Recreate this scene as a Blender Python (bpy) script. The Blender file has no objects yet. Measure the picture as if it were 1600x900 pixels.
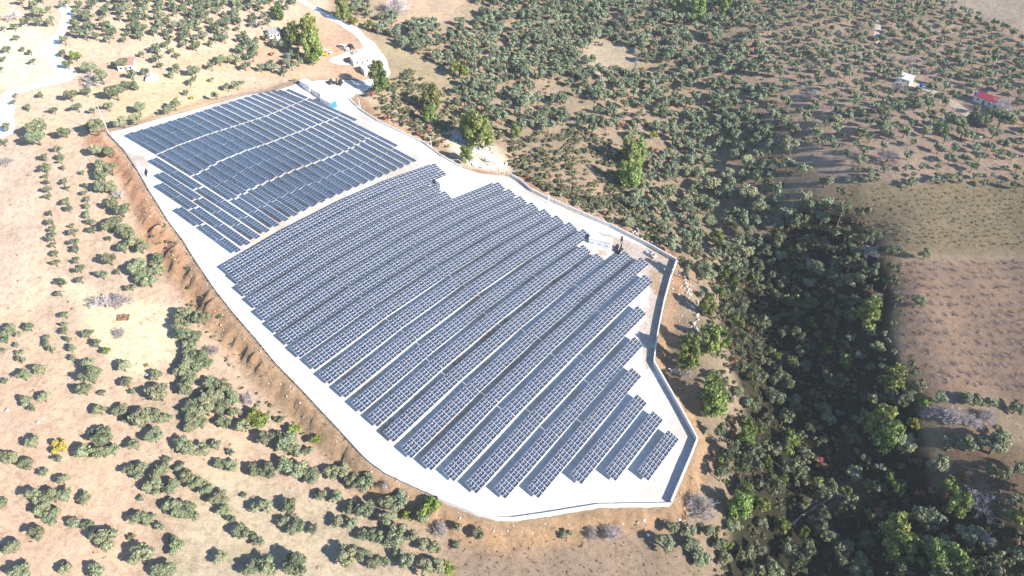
import bpy, bmesh, math, random
import numpy as np
from mathutils import Matrix, Vector
from mathutils.geometry import delaunay_2d_cdt

SC = bpy.context.scene
COL = SC.collection
# ------------------------------------------------------------------ camera
F_PX, PITCH, CAM_H = 1143.0, 0.7148850933524759, 145.6896
cam_d = bpy.data.cameras.new("camera")
cam_d.sensor_width = 36.0
cam_d.lens = 36.0 * F_PX / 1600.0
cam_d.clip_start = 1.0
cam_d.clip_end = 6000.0
cam = bpy.data.objects.new("camera", cam_d)
COL.objects.link(cam)
cam.location = (0, 0, CAM_H)
cam.rotation_euler = (math.pi / 2 - PITCH, 0, 0)
SC.camera = cam
# ------------------------------------------------------------------ sky and sun
SUN_AZ, SUN_EL = math.radians(-33.0), math.radians(27.5)      # direction TO the sun
SUN_DIR = Vector((math.cos(SUN_AZ) * math.cos(SUN_EL), math.sin(SUN_AZ) * math.cos(SUN_EL), math.sin(SUN_EL)))
world = bpy.data.worlds.new("World")
SC.world = world
world.use_nodes = True
wn = world.node_tree.nodes
sky = wn.new("ShaderNodeTexSky")
sky.sky_type = 'NISHITA'
sky.sun_disc = False
sky.sun_elevation = SUN_EL
sky.sun_rotation = math.atan2(SUN_DIR.x, SUN_DIR.y)
sky.air_density = 1.0
sky.dust_density = 0.1
sky.ozone_density = 4.0
world.node_tree.links.new(sky.outputs[0], wn["Background"].inputs[0])
wn["Background"].inputs[1].default_value = 0.108
sun_d = bpy.data.lights.new("sun", 'SUN')
sun_d.energy = 4.5
sun_d.angle = math.radians(0.5)
sun_d.color = (1.0, 0.925, 0.83)
sun = bpy.data.objects.new("sun", sun_d)
COL.objects.link(sun)
sun.rotation_euler = SUN_DIR.to_track_quat('Z', 'Y').to_euler()
SC.view_settings.view_transform = 'Standard'
SC.view_settings.look = 'None'
SC.view_settings.gamma = 1.0
SC.view_settings.exposure = 1.24
SC.cycles.max_bounces = 5
SC.cycles.diffuse_bounces = 3
SC.cycles.glossy_bounces = 2
SC.cycles.transparent_max_bounces = 6

RNG = np.random.default_rng(7)
random.seed(11)
CP, SP = math.cos(PITCH), math.sin(PITCH)

# ------------------------------------------------------------------ small helpers
def tag(o, label=None, cat=None, group=None, kind=None):
    if label: o["label"] = label
    if cat: o["category"] = cat
    if group: o["group"] = group
    if kind: o["kind"] = kind
    return o

def link(o, parent=None):
    COL.objects.link(o)
    if parent is not None: o.parent = parent
    return o

def empty(name, loc, rz=0.0):
    o = bpy.data.objects.new(name, None)
    o.empty_display_size = 0.5
    o.location = loc
    o.rotation_euler = (0, 0, rz)
    return link(o)

def mesh_np(name, V, Fc, mats=(), mat_idx=None, tint=None, smooth=False):
    """V (n,3), Fc (m,k) with k the same for every face"""
    V = np.ascontiguousarray(V, np.float32); Fc = np.ascontiguousarray(Fc, np.int32)
    me = bpy.data.meshes.new(name)
    m, k = Fc.shape
    me.vertices.add(len(V)); me.vertices.foreach_set("co", V.ravel())
    me.loops.add(m * k); me.loops.foreach_set("vertex_index", Fc.ravel())
    me.polygons.add(m)
    me.polygons.foreach_set("loop_start", np.arange(0, m * k, k, dtype=np.int32))
    if mat_idx is not None: me.polygons.foreach_set("material_index", np.ascontiguousarray(mat_idx, np.int32))
    if smooth: me.polygons.foreach_set("use_smooth", np.ones(m, bool))
    if tint is not None:
        a = me.attributes.new("tint", 'FLOAT', 'POINT'); a.data.foreach_set("value", np.ascontiguousarray(tint, np.float32))
    me.update(calc_edges=True)
    for mt in mats: me.materials.append(mt)
    return me

def obj(name, me, parent=None, loc=None, rz=None, scale=None):
    o = bpy.data.objects.new(name, me)
    if loc is not None: o.location = loc
    if rz is not None: o.rotation_euler = (0, 0, rz)
    if scale is not None: o.scale = scale
    return link(o, parent)

class MB:
    """collects boxes, prisms and tubes of ONE part"""
    def __init__(s): s.v, s.f = [], []
    def add(s, v, f):
        b = len(s.v); s.v += [tuple(q) for q in v]; s.f += [tuple(b + i for i in q) for q in f]; return s
    def box(s, x0, x1, y0, y1, z0, z1, M=None):
        v = [Vector((x, y, z)) for z in (z0, z1) for y in (y0, y1) for x in (x0, x1)]
        if M is not None: v = [M @ q for q in v]
        return s.add(v, [(0, 2, 3, 1), (4, 5, 7, 6), (0, 1, 5, 4), (2, 6, 7, 3), (0, 4, 6, 2), (1, 3, 7, 5)])
    def prism(s, prof, y0, y1):
        """profile in x,z extruded along y"""
        n = len(prof); v = [(x, y0, z) for x, z in prof] + [(x, y1, z) for x, z in prof]
        f = [tuple(range(n))[::1], tuple(range(2 * n - 1, n - 1, -1))]
        f += [(i, i + n, (i + 1) % n + n, (i + 1) % n) for i in range(n)]
        return s.add(v, f)
    def tube(s, a, b, r0, r1=None, n=6, cap=True):
        a, b = Vector(a), Vector(b); r1 = r0 if r1 is None else r1
        d = (b - a).normalized(); u = d.orthogonal().normalized(); w = d.cross(u)
        ring = lambda c, r: [c + (u * math.cos(2 * math.pi * i / n) + w * math.sin(2 * math.pi * i / n)) * r for i in range(n)]
        f = [(i, (i + 1) % n, (i + 1) % n + n, i + n) for i in range(n)]
        if cap: f += [tuple(range(n))[::-1], tuple(range(n, 2 * n))]
        return s.add(ring(a, r0) + ring(b, r1), f)
    def mesh(s, name, mat, bevel=0):
        me = bpy.data.meshes.new(name); me.from_pydata(s.v, [], s.f); me.update()
        if bevel:
            bm = bmesh.new(); bm.from_mesh(me)
            bmesh.ops.bevel(bm, geom=bm.edges[:] + bm.verts[:], offset=bevel, segments=2, affect='EDGES', clamp_overlap=True)
            bm.to_mesh(me); bm.free()
        me.materials.append(mat); return me
    def build(s, name, mat, parent=None, loc=None, rz=None, bevel=0):
        return obj(name, s.mesh(name, mat, bevel), parent, loc, rz)

# ------------------------------------------------------------------ materials
def mat_new(name):
    m = bpy.data.materials.new(name); m.use_nodes = True
    nt = m.node_tree; return m, nt, nt.nodes["Principled BSDF"], nt.links.new

def nz(nt, scale, detail=6, rough=.6, coord='Object', vec=None):
    t = nt.nodes.new("ShaderNodeTexNoise"); t.inputs["Scale"].default_value = scale
    t.inputs["Detail"].default_value = detail; t.inputs["Roughness"].default_value = rough
    if vec is None:
        c = nt.nodes.new("ShaderNodeTexCoord"); vec = c.outputs[coord]
    nt.links.new(vec, t.inputs["Vector"]); return t

def ramp(nt, fac, stops):
    r = nt.nodes.new("ShaderNodeValToRGB"); e = r.color_ramp.elements
    while len(e) < len(stops): e.new(.5)
    for q, (p, c) in zip(e, stops):
        q.position = p; q.color = (*c, 1) if len(c) == 3 else c
    nt.links.new(fac, r.inputs[0]); return r

def mixc(nt, a, b, fac, mode='MIX'):
    x = nt.nodes.new("ShaderNodeMix"); x.data_type = 'RGBA'; x.blend_type = mode
    for i, q in ((0, fac), (6, a), (7, b)):
        if hasattr(q, "is_linked") or hasattr(q, "links"): nt.links.new(q, x.inputs[i])
        elif i == 0: x.inputs[i].default_value = q
        else: x.inputs[i].default_value = (*q, 1)
    return x.outputs[2]

def bump(nt, b, h, strength, dist):
    n = nt.nodes.new("ShaderNodeBump"); n.inputs["Strength"].default_value = strength; n.inputs["Distance"].default_value = dist
    nt.links.new(h, n.inputs["Height"]); nt.links.new(n.outputs[0], b.inputs["Normal"]); return n

def simple(name, col, rough=.7, metal=0.0, var=.12, scale=1.5, spec=.3):
    m, nt, b, L = mat_new(name)
    t = nz(nt, scale, 5)
    r = ramp(nt, t.outputs[0], [(.3, tuple(c * (1 - var) for c in col)), (.7, tuple(min(1, c * (1 + var)) for c in col))])
    L(r.outputs[0], b.inputs["Base Color"])
    b.inputs["Roughness"].default_value = rough; b.inputs["Metallic"].default_value = metal
    b.inputs["Specular IOR Level"].default_value = spec
    return m

def foliage(name, dark, light, trans=.22, hue=None):
    m, nt, b, L = mat_new(name)
    a = nt.nodes.new("ShaderNodeAttribute"); a.attribute_name = "tint"
    oi = nt.nodes.new("ShaderNodeObjectInfo")
    r = ramp(nt, a.outputs["Fac"], [(0.0, dark), (1.0, light)])
    hs = nt.nodes.new("ShaderNodeHueSaturation")
    mr = nt.nodes.new("ShaderNodeMapRange"); mr.inputs[3].default_value = .72; mr.inputs[4].default_value = 1.28
    L(oi.outputs["Random"], mr.inputs[0]); L(mr.outputs[0], hs.inputs["Value"])
    mr2 = nt.nodes.new("ShaderNodeMapRange"); mr2.inputs[3].default_value = .47; mr2.inputs[4].default_value = .525
    mu = nt.nodes.new("ShaderNodeMath"); mu.operation = 'MULTIPLY'; mu.inputs[1].default_value = 7.31
    fr = nt.nodes.new("ShaderNodeMath"); fr.operation = 'FRACT'
    L(oi.outputs["Random"], mu.inputs[0]); L(mu.outputs[0], fr.inputs[0]); L(fr.outputs[0], mr2.inputs[0]); L(mr2.outputs[0], hs.inputs["Hue"])
    L(r.outputs[0], hs.inputs["Color"])
    L(hs.outputs[0], b.inputs["Base Color"]); b.inputs["Roughness"].default_value = .65
    b.inputs["Specular IOR Level"].default_value = .25
    tr = nt.nodes.new("ShaderNodeBsdfTranslucent"); L(hs.outputs[0], tr.inputs[0])
    mx = nt.nodes.new("ShaderNodeMixShader"); mx.inputs[0].default_value = trans
    L(b.outputs[0], mx.inputs[1]); L(tr.outputs[0], mx.inputs[2]); L(mx.outputs[0], nt.nodes["Material Output"].inputs[0])
    return m

M = {}
M['olive'] = foliage('olive_leaf', (.105, .124, .064), (.372, .398, .235))
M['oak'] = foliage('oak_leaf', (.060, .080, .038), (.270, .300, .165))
M['grove'] = foliage('grove_leaf', (.078, .104, .060), (.285, .335, .205))
M['pine'] = foliage('pine_needle', (.075, .115, .026), (.290, .350, .105))
M['green'] = foliage('fresh_leaf', (.080, .115, .022), (.30, .36, .085))
M['autumn'] = foliage('autumn_leaf', (.22, .11, .06), (.52, .30, .18))
M['yellow'] = foliage('yellow_leaf', (.20, .16, .03), (.62, .48, .10))
M['tuft'] = foliage('field_tuft', (.14, .125, .06), (.30, .27, .15))
M['rubble'] = foliage('rubble_stone', (.30, .25, .20), (.50, .45, .39), .0)
M['scrub'] = foliage('scrub_leaf', (.075, .085, .04), (.27, .26, .14))
M['dryscrub'] = foliage('dry_twig_tuft', (.16, .12, .08), (.36, .28, .19))
M['twig'] = foliage('bare_twig', (.34, .30, .29), (.58, .53, .52), .1)
M['dead'] = foliage('bleached_twig', (.36, .32, .30), (.62, .57, .56), .05)
M['vine'] = foliage('vine_twig', (.20, .14, .11), (.52, .43, .38), .1)
M['bark'] = simple('bark', (.13, .10, .075), .9, var=.3, scale=6)
M['concrete'] = simple('concrete', (.62, .60, .57), .85, var=.1, scale=.9)
M['white_paint'] = simple('white_panel', (.78, .78, .77), .55, var=.04)
M['roof_white'] = simple('roof_sheet', (.74, .74, .73), .5, var=.06)
M['steel'] = simple('galvanised_steel', (.48, .49, .50), .45, .8, var=.1, scale=4)
M['dark'] = simple('dark_rubber', (.025, .025, .027), .8)
M['darkmetal'] = simple('dark_metal', (.05, .05, .055), .5, .3)
M['glass'] = simple('window_glass', (.03, .04, .05), .12, spec=.6)
M['red_roof'] = simple('red_roof_sheet', (.30, .045, .06), .7, var=.3)
M['brick_red'] = simple('faded_red_roof', (.42, .22, .18), .8, var=.2)
M['blue'] = simple('blue_plastic', (.03, .08, .38), .5)
M['cyan'] = simple('cyan_tarp', (.04, .20, .34), .5)
M['tarp'] = simple('pale_blue_sheet', (.45, .56, .66), .6, var=.25, scale=2)
M['green_tarp'] = simple('green_tarp', (.02, .32, .20), .6)
M['yellow_paint'] = simple('yellow_paint', (.62, .40, .02), .5)
M['stone'] = simple('limestone', (.50, .47, .43), .9, var=.25, scale=2)
M['silver'] = simple('silver_car_paint', (.55, .56, .57), .3, .2, var=.02)
M['blackcar'] = simple('dark_car_paint', (.03, .03, .035), .25, .1)
M['greysheet'] = simple('grey_sheet', (.34, .33, .33), .6, var=.1)
M['plaster'] = simple('plaster', (.72, .70, .66), .85, var=.08)
M['wood'] = simple('old_timber', (.24, .18, .13), .85, var=.25, scale=3)
M['copper_heap'] = simple('brown_heap', (.22, .12, .08), .95, var=.3, scale=2)

def panel_glass(name, cols, rough):
    m, nt, b, L = mat_new(name)
    tc = nt.nodes.new("ShaderNodeTexCoord"); sx = nt.nodes.new("ShaderNodeSeparateXYZ"); L(tc.outputs['Object'], sx.inputs[0])
    lines = []
    for out, per in ((0, .3266), (1, .1633)):
        md = nt.nodes.new("ShaderNodeMath"); md.operation = 'PINGPONG'; md.inputs[1].default_value = per / 2; L(sx.outputs[out], md.inputs[0])
        lt = nt.nodes.new("ShaderNodeMath"); lt.operation = 'LESS_THAN'; lt.inputs[1].default_value = .010; L(md.outputs[0], lt.inputs[0]); lines.append(lt)
    mxm = nt.nodes.new("ShaderNodeMath"); mxm.operation = 'MAXIMUM'; L(lines[0].outputs[0], mxm.inputs[0]); L(lines[1].outputs[0], mxm.inputs[1])
    oi = nt.nodes.new("ShaderNodeObjectInfo")
    base = ramp(nt, oi.outputs["Random"], [(0, cols[0]), (.55, cols[1]), (1, cols[2])])
    c = mixc(nt, base.outputs[0], (.055, .068, .105), mxm.outputs[0])
    L(c, b.inputs["Base Color"]); b.inputs["Roughness"].default_value = rough; b.inputs["Specular IOR Level"].default_value = .5
    return m
M['cell'] = panel_glass('module_glass', [(.026, .038, .074), (.033, .047, .088), (.041, .057, .100)], .2)
M['cell_sky_tint'] = panel_glass('module_glass_sky_tint', [(.032, .052, .092), (.038, .060, .104), (.046, .070, .116)], .12)  # bluer base colour paints in the sky reflected at a grazing angle
M['frame_blue'] = simple('module_frame_blue', (.36, .42, .53), .4, .15, var=.02)
M['frame'] = simple('module_frame', (.57, .60, .63), .4, .15, var=.02)

# ------------------------------------------------------------------ the lie of the land
PC = (np.array([0.9700729461928331, -1.1370948767944633, -0.1749248892885099, -0.13495456424984803, -2.276059121167527, -0.5321393883469382,
      -0.1295591594270853, -0.0277577457080557, -0.21310949419572403, 0.03438375258674479, -0.033790209074445764, 0.43620592242864575,
      0.06425490051565766, 0.09923517612007285]) * 10)
PEX = [(i, j) for i in range(5) for j in range(5) if 1 <= i + j <= 4]
def panel_surf(x, y):
    """the level of the panels' upper edges over the yard"""
    x = (np.asarray(x, float) + 30.0) / 100.0; y = (np.asarray(y, float) - 170.0) / 100.0
    x = np.clip(x, -1.35, 1.15); y = np.clip(y, -1.05, 1.12)
    return sum(c * x ** i * y ** j for c, (i, j) in zip(PC, PEX))
TOP_H = 2.15
def yard_z(x, y): return panel_surf(x, y) - TOP_H

def rays(px):
    px = np.atleast_2d(np.asarray(px, float))
    u = (px[:, 0] - 800) / F_PX; v = (px[:, 1] - 450) / F_PX
    return np.stack([u, CP - v * SP, -SP - v * CP], 1)
def hit_fn(px, fn, it=40):
    d = rays(px); z = np.zeros(len(d))
    for _ in range(it):
        P = d * ((z - CAM_H) / d[:, 2])[:, None]
        z = .5 * z + .5 * fn(P[:, 0], P[:, 1])
    P = d * ((z - CAM_H) / d[:, 2])[:, None]; P[:, 2] = z
    return P
def at_z(px, z):
    d = rays(px); z = np.broadcast_to(z, (len(d),)); P = d * ((z - CAM_H) / d[:, 2])[:, None]; P[:, 2] = z; return P
def proj(P):
    P = np.atleast_2d(P); X, Y, Z = P[:, 0], P[:, 1], P[:, 2] - CAM_H
    dep = np.maximum(Y * CP - Z * SP, 1.0)
    return np.stack([800 + F_PX * X / dep, 450 - F_PX * (Y * SP + Z * CP) / dep, dep], 1)

# the fenced yard: outline (photo positions turned into ground points on the yard's own slope)
YARD_PX = [(167,207),(192,233),(215,267),(232,297),(262,345),(285,375),(300,400),(335,452),(365,490),(400,530),(430,567),(470,608),(500,640),
    (530,672),(560,705),(577,722),(602,740),(640,758),(685,778),(740,800),(775,810),(800,811),(850,804),(935,790),(1000,789),(1046,788),(1060,755),
    (1075,720),(1087,690),(1060,640),(1040,605),(1020,570),(1023,540),(1029,508),(1036,474),(1048,430),(1056,410),(1010,384),(955,356),(920,341),
    (890,328),(856,313),(830,300),(812,285),(797,276),(750,271),(720,262),(690,245),(660,223),(625,207),(590,190),(560,170),(545,155),(560,143),(575,133),
    (560,126),(527,124),(500,125),(470,129),(400,146),(350,157),(300,172),(250,185),(200,200)]
YARD = hit_fn(YARD_PX, yard_z)
YARD_DROP = {0: 2.5, 3: 3.5, 7: 5.5, 12: 6.0, 15: 6, 18: 4.5, 22: 4.0, 25: 4.5, 28: 5.0, 31: 3.5, 34: 2.2, 37: 3, 43: 3.0, 46: 1.0, 50: 1.5, 53: .2, 56: 0.0, 59: .4, 63: 1.2}
_dk = sorted(YARD_DROP)
def drop_at(i): return float(np.interp(i, _dk + [len(YARD)], [YARD_DROP[k] for k in _dk] + [2.5]))

def poly_dist(X, Y, P):
    """signed distance (negative inside), nearest arc index"""
    n = len(P); best = np.full(X.shape, 1e9); bi = np.zeros(X.shape); ins = np.zeros(X.shape, bool)
    for i in range(n):
        a, b = P[i, :2], P[(i + 1) % n, :2]; d = b - a; L2 = d @ d
        t = np.clip(((X - a[0]) * d[0] + (Y - a[1]) * d[1]) / L2, 0, 1)
        q = np.hypot(X - a[0] - t * d[0], Y - a[1] - t * d[1])
        m = q < best; best[m] = q[m]; bi[m] = i + t[m]
        c = ((a[1] > Y) != (b[1] > Y)) & (X < (b[0] - a[0]) * (Y - a[1]) / (b[1] - a[1] + 1e-12) + a[0]); ins ^= c
    return np.where(ins, -best, best), bi

def vnoise(X, Y, s, seed):
    """smooth value noise in -1..1"""
    r = np.random.default_rng(seed); T = r.uniform(-1, 1, (256, 256))
    x, y = X / s, Y / s; xi, yi = np.floor(x).astype(int), np.floor(y).astype(int); fx, fy = x - xi, y - yi
    fx = fx * fx * (3 - 2 * fx); fy = fy * fy * (3 - 2 * fy); g = lambda i, j: T[(yi + j) % 256, (xi + i) % 256]
    return (g(0, 0) * (1 - fx) + g(1, 0) * fx) * (1 - fy) + (g(0, 1) * (1 - fx) + g(1, 1) * fx) * fy

# open land around: heights guessed at spots seen in the photograph
CTRL_PX = [(-60,300,9),(-80,600,1),(-80,980,-9),(150,980,-12),(400,980,-17),(700,980,-22),(950,980,-28),(0,150,17),(0,0,22),(250,30,20),(330,90,14),(100,450,4),(150,620,0),
    (150,800,-6),(300,850,-12),(560,860,-18),(480,-60,14),(430,60,9),(560,40,5),(620,90,1),(700,20,1),(700,130,-3),(800,-20,0),(850,120,-9),(900,230,-14),(960,70,-10),(1000,160,-16),
    (980,300,-22),(1080,380,-27),(1060,60,-9),(1120,200,-22),(1130,320,-30),(1170,430,-33),(1210,520,-37),(1240,620,-40),(1250,700,-42),(1270,800,-45),(1290,980,-48),
    (1120,560,-22.),(1150,640,-31),(1112,612,-24),(1080,555,-19.5),(1108,530,-21),(1110,720,-29),(1080,830,-31),(1150,900,-42),
    (1240,200,-13),(1270,300,-17),(1340,300,-12.5),(1300,380,-25),(1370,400,-15),(1380,480,-17),(1330,500,-26),(1400,560,-20),(1340,600,-32),(1440,640,-23),(1380,700,-35),(1500,690,-25),(1420,780,-38.5),
    (1560,760,-27),(1450,900,-39),(1600,850,-29),(1680,1000,-26),(1720,1250,-4),(1500,1250,-22),(1400,440,-14.3),(1408,500,-16.3),(1425,560,-19.3),(1362,520,-22),(1372,580,-25),(1480,350,-13),(1600,330,-11),(1500,500,-17),(1660,560,-18),(1600,660,-25),(1600,200,-6),(1450,130,-6),(1250,80,-6),(1350,0,3),(1600,-40,8),(1150,-60,2)]
cp = [tuple(at_z([(a, b)], c)[0]) for a, b, c in CTRL_PX]
cen = YARD[:, :2].mean(0)
nY = len(YARD)
for i in range(0, nY, 1):
    a, b = YARD[i - 1, :2], YARD[(i + 1) % nY, :2]; t = (b - a) / np.linalg.norm(b - a); out = np.array([-t[1], t[0]])
    q = YARD[i, :2] + out * 9
    if poly_dist(np.array([q[0]]), np.array([q[1]]), YARD)[0][0] < 0: q = YARD[i, :2] - out * 9
    if poly_dist(np.array([q[0]]), np.array([q[1]]), YARD)[0][0] > 6: cp.append((q[0], q[1], YARD[i, 2] - drop_at(i)))
for k in range(16):
    an = 2 * math.pi * k / 16; cp.append((900 * math.cos(an), 250 + 900 * math.sin(an), 18 * math.sin(an)))
cp = np.array(cp)
def tps(r2): return np.where(r2 > 1e-9, r2 * np.log(np.maximum(r2, 1e-9)), 0.0)
SC_ = 100.0
A_ = cp[:, :2] / SC_; K_ = tps(((A_[:, None] - A_[None]) ** 2).sum(-1)) + np.eye(len(A_)) * .004
Pm = np.hstack([np.ones((len(A_), 1)), A_]); big = np.block([[K_, Pm], [Pm.T, np.zeros((3, 3))]])
sol = np.linalg.solve(big, np.concatenate([cp[:, 2], np.zeros(3)]))
def natural(X, Y):
    sh = np.shape(X); x = np.ravel(X) / SC_; y = np.ravel(Y) / SC_; o = np.zeros(len(x))
    for s in range(0, len(x), 40000):
        e = slice(s, s + 40000); r2 = (x[e, None] - A_[None, :, 0]) ** 2 + (y[e, None] - A_[None, :, 1]) ** 2
        o[e] = tps(r2) @ sol[:-3] + sol[-3] + sol[-2] * x[e] + sol[-1] * y[e]
    return np.clip(o, -75, 75).reshape(sh)

X0, X1, Y0, Y1 = -330.0, 335.0, 40.0, 475.0
gx = np.arange(X0, X1 + .5, 1.0); gy = np.arange(Y0, Y1 + .5, 1.0)
geo = np.cumsum(4 * 1.28 ** np.arange(20))
xs = np.concatenate([X0 - geo[::-1], gx, X1 + geo]); ys = np.concatenate([Y0 - geo[::-1], gy, Y1 + geo])
GX, GY = np.meshgrid(xs, ys)
Zn = natural(GX, GY)
core = (GX >= X0) & (GX <= X1) & (GY >= Y0) & (GY <= Y1)
D = np.full(GX.shape, 500.0); BI = np.zeros(GX.shape)
near = core & (GX > -175) & (GX < 95) & (GY > 60) & (GY < 345)
dd, bb = poly_dist(GX[near], GY[near], YARD); D[near] = dd; BI[near] = bb
Zn = Zn + .45 * vnoise(GX, GY, 17, 1) + .22 * vnoise(GX, GY, 6.5, 2) + .10 * vnoise(GX, GY, 2.6, 3)
bw = 7.5 + 2.5 * vnoise(GX, GY, 25, 9)
t = np.clip(D / bw, 0, 1); sm = t * t * (3 - 2 * t)
edge = np.where(near, yard_z(GX, GY), 0) - .12
dropg = np.interp(BI, _dk + [nY], [YARD_DROP[k] for k in _dk] + [2.5])
bank = np.where(near & (D > 0) & (D < bw * 1.25), np.clip(1 - abs(t - .5) * 2, 0, 1), 0) * np.clip(dropg / 5, 0, 1)
rill = vnoise(BI * 7.0, D * .22, 1.0, 5) * .45 + vnoise(BI * 17.0, D * .3, 1.0, 6) * .3 + vnoise(GX, GY, 4.2, 7) * .45 + vnoise(GX, GY, 2.0, 8) * .35
GZ = np.where(D <= 0, edge - .55, edge * (1 - sm) + Zn * sm + bank * rill * 2.1)
GZ = np.where((D > 0) & (D < 1.2), np.minimum(GZ, edge), GZ)
CI0, CJ0 = int(np.searchsorted(xs, X0)), int(np.searchsorted(ys, Y0))
ZC = GZ[CJ0:CJ0 + len(gy), CI0:CI0 + len(gx)]
def land_z(x, y):
    x = np.clip(np.asarray(x, float), X0, X1 - 1.01); y = np.clip(np.asarray(y, float), Y0, Y1 - 1.01)
    i = np.floor(x - X0).astype(int); j = np.floor(y - Y0).astype(int); fx = x - X0 - i; fy = y - Y0 - j
    return (ZC[j, i] * (1 - fx) + ZC[j, i + 1] * fx) * (1 - fy) + (ZC[j + 1, i] * (1 - fx) + ZC[j + 1, i + 1] * fx) * fy
def in_yard(x, y):
    return poly_dist(np.atleast_1d(np.asarray(x, float)), np.atleast_1d(np.asarray(y, float)), YARD)[0] < 0
def ground(px, dz=0.0):
    """where the line of sight through a photo position meets the land (+dz)"""
    d = rays(px); dz = np.broadcast_to(np.asarray(dz, float), (len(d),))
    tt = np.linspace(0, 1, 420)[None] ** 1.0 * 430 + 110
    P = d[:, None, :] / np.linalg.norm(d, axis=1)[:, None, None] * tt[:, :, None]
    h = P[:, :, 2] + CAM_H - (land_z(P[:, :, 0], P[:, :, 1]) + dz[:, None])
    k = np.argmax(h < 0, axis=1); k = np.where((h < 0).any(1), np.maximum(k, 1), 419)
    r = np.arange(len(d)); h0, h1 = h[r, k - 1], h[r, k]; f = np.clip(h0 / (h0 - h1 + 1e-9), 0, 1)
    Q = P[r, k - 1] * (1 - f)[:, None] + P[r, k] * f[:, None]
    Q[:, 2] = land_z(Q[:, 0], Q[:, 1])
    return Q

def inpoly(px, py, poly):
    r = np.zeros(np.shape(px), bool); n = len(poly)
    for i in range(n):
        (ax, ay), (bx, by) = poly[i], poly[(i + 1) % n]
        if ay == by: continue
        r ^= ((ay > py) != (by > py)) & (px < (bx - ax) * (py - ay) / (by - ay) + ax)
    return r

# soil and ground cover colours, field by field
pv = proj(np.stack([GX.ravel(), GY.ravel(), GZ.ravel()], 1)); wob = vnoise(GX, GY, 9, 21).ravel() * 5 + vnoise(GX, GY, 3, 22).ravel() * 2
PX, PY = pv[:, 0] + wob, pv[:, 1] + wob * .6
colr = np.empty((GX.size, 3)); colr[:] = (.31, .24, .17)
FIELDS = [
  ([(-900,-300),(475,-300),(520,60),(470,125),(165,205),(240,310),(350,480),(560,722),(690,790),(730,1200),(-900,1200)], (.455,.345,.262)),
  ([(-900,30),(60,40),(95,70),(70,85),(95,125),(60,138),(-900,150)], (.54,.46,.35)),
  ([(-900,200),(60,230),(80,470),(0,500),(-900,520)], (.47,.36,.285)),
  ([(90,430),(200,470),(270,480),(275,560),(215,590),(170,560),(130,500)], (.56,.47,.335)),
  ([(-900,560),(90,600),(190,700),(230,860),(180,1200),(-900,1200)], (.485,.35,.262)),
  ([(270,840),(330,730),(420,760),(560,800),(640,900),(600,1200),(230,1200)], (.46,.38,.28)),
  ([(130,150),(260,110),(400,130),(300,172),(200,195)], (.46,.36,.24)),
  ([(250,100),(420,60),(470,20),(560,30),(610,110),(520,128),(430,125)], (.44,.31,.22)),
  ([(480,40),(545,35),(580,70),(595,130),(520,128),(500,80)], (.42,.285,.205)),
  ([(590,-50),(735,-50),(720,25),(640,55),(590,30)], (.38,.29,.21)),
  ([(600,50),(650,85),(720,125),(690,170),(620,160),(585,110)], (.32,.26,.17)),
  ([(560,145),(590,140),(690,200),(800,235),(800,275),(690,243),(600,192)], (.40,.31,.22)),
  ([(690,195),(760,215),(800,262),(790,274),(720,260)], (.52,.46,.39)),
  ([(920,60),(990,70),(1000,95),(940,120),(900,110)], (.38,.31,.23)),
  ([(860,130),(900,150),(960,190),(900,190),(850,160)], (.32,.25,.18)),
  ([(1050,120),(1230,30),(1600,40),(1750,300),(1300,290),(1240,260),(1120,140)], (.37,.275,.21)),
  ([(1430,-40),(1700,-60),(1700,60),(1560,40),(1470,15)], (.37,.30,.235)),
  ([(1305,290),(1750,270),(1750,398),(1480,400),(1330,385)], (.262,.205,.128)),
  ([(1370,402),(1750,398),(1750,650),(1440,615),(1400,520)], (.285,.20,.145)),
  ([(1410,398),(1700,396),(1700,408),(1400,410)], (.33,.25,.18)),
  ([(1130,420),(1240,330),(1330,330),(1400,430),(1390,520),(1440,640),(1460,760),(1600,820),(1700,1200),(1120,1200),(1140,780),(1160,640),(1130,520)], (.045,.043,.026)),  # ravine floor: dark leaf litter, deepened further to paint in shade
  ([(1470,700),(1700,690),(1700,800),(1560,790)], (.27,.185,.125)),
  ([(1270,760),(1330,745),(1370,770),(1330,800),(1250,800)], (.20,.16,.11)),
  ([(690,850),(760,815),(900,815),(1040,800),(1080,880),(1140,1200),(650,1200)], (.32,.24,.175)),
]
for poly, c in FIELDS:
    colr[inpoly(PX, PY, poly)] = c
bk = np.clip(bank.ravel() * 2.2, 0, 1)[:, None]
bt = np.clip((PY - 250) / 350, 0, 1)[:, None]
colr = colr * (1 - bk) + bk * (np.array([.36, .19, .115]) * (1 - bt) + np.array([.40, .265, .16]) * bt)
# blur a little so that fields run into one another over a metre or two
ci = colr.reshape(*GX.shape, 3)
for _ in range(4):
    ci[1:-1, 1:-1] = (ci[1:-1, 1:-1] * 2 + ci[:-2, 1:-1] + ci[2:, 1:-1] + ci[1:-1, :-2] + ci[1:-1, 2:]) / 6
ny_, nx_ = GX.shape
idx = np.arange(ny_ * nx_).reshape(ny_, nx_)
quads = np.stack([idx[:-1, :-1], idx[:-1, 1:], idx[1:, 1:], idx[1:, :-1]], -1).reshape(-1, 4)

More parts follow.
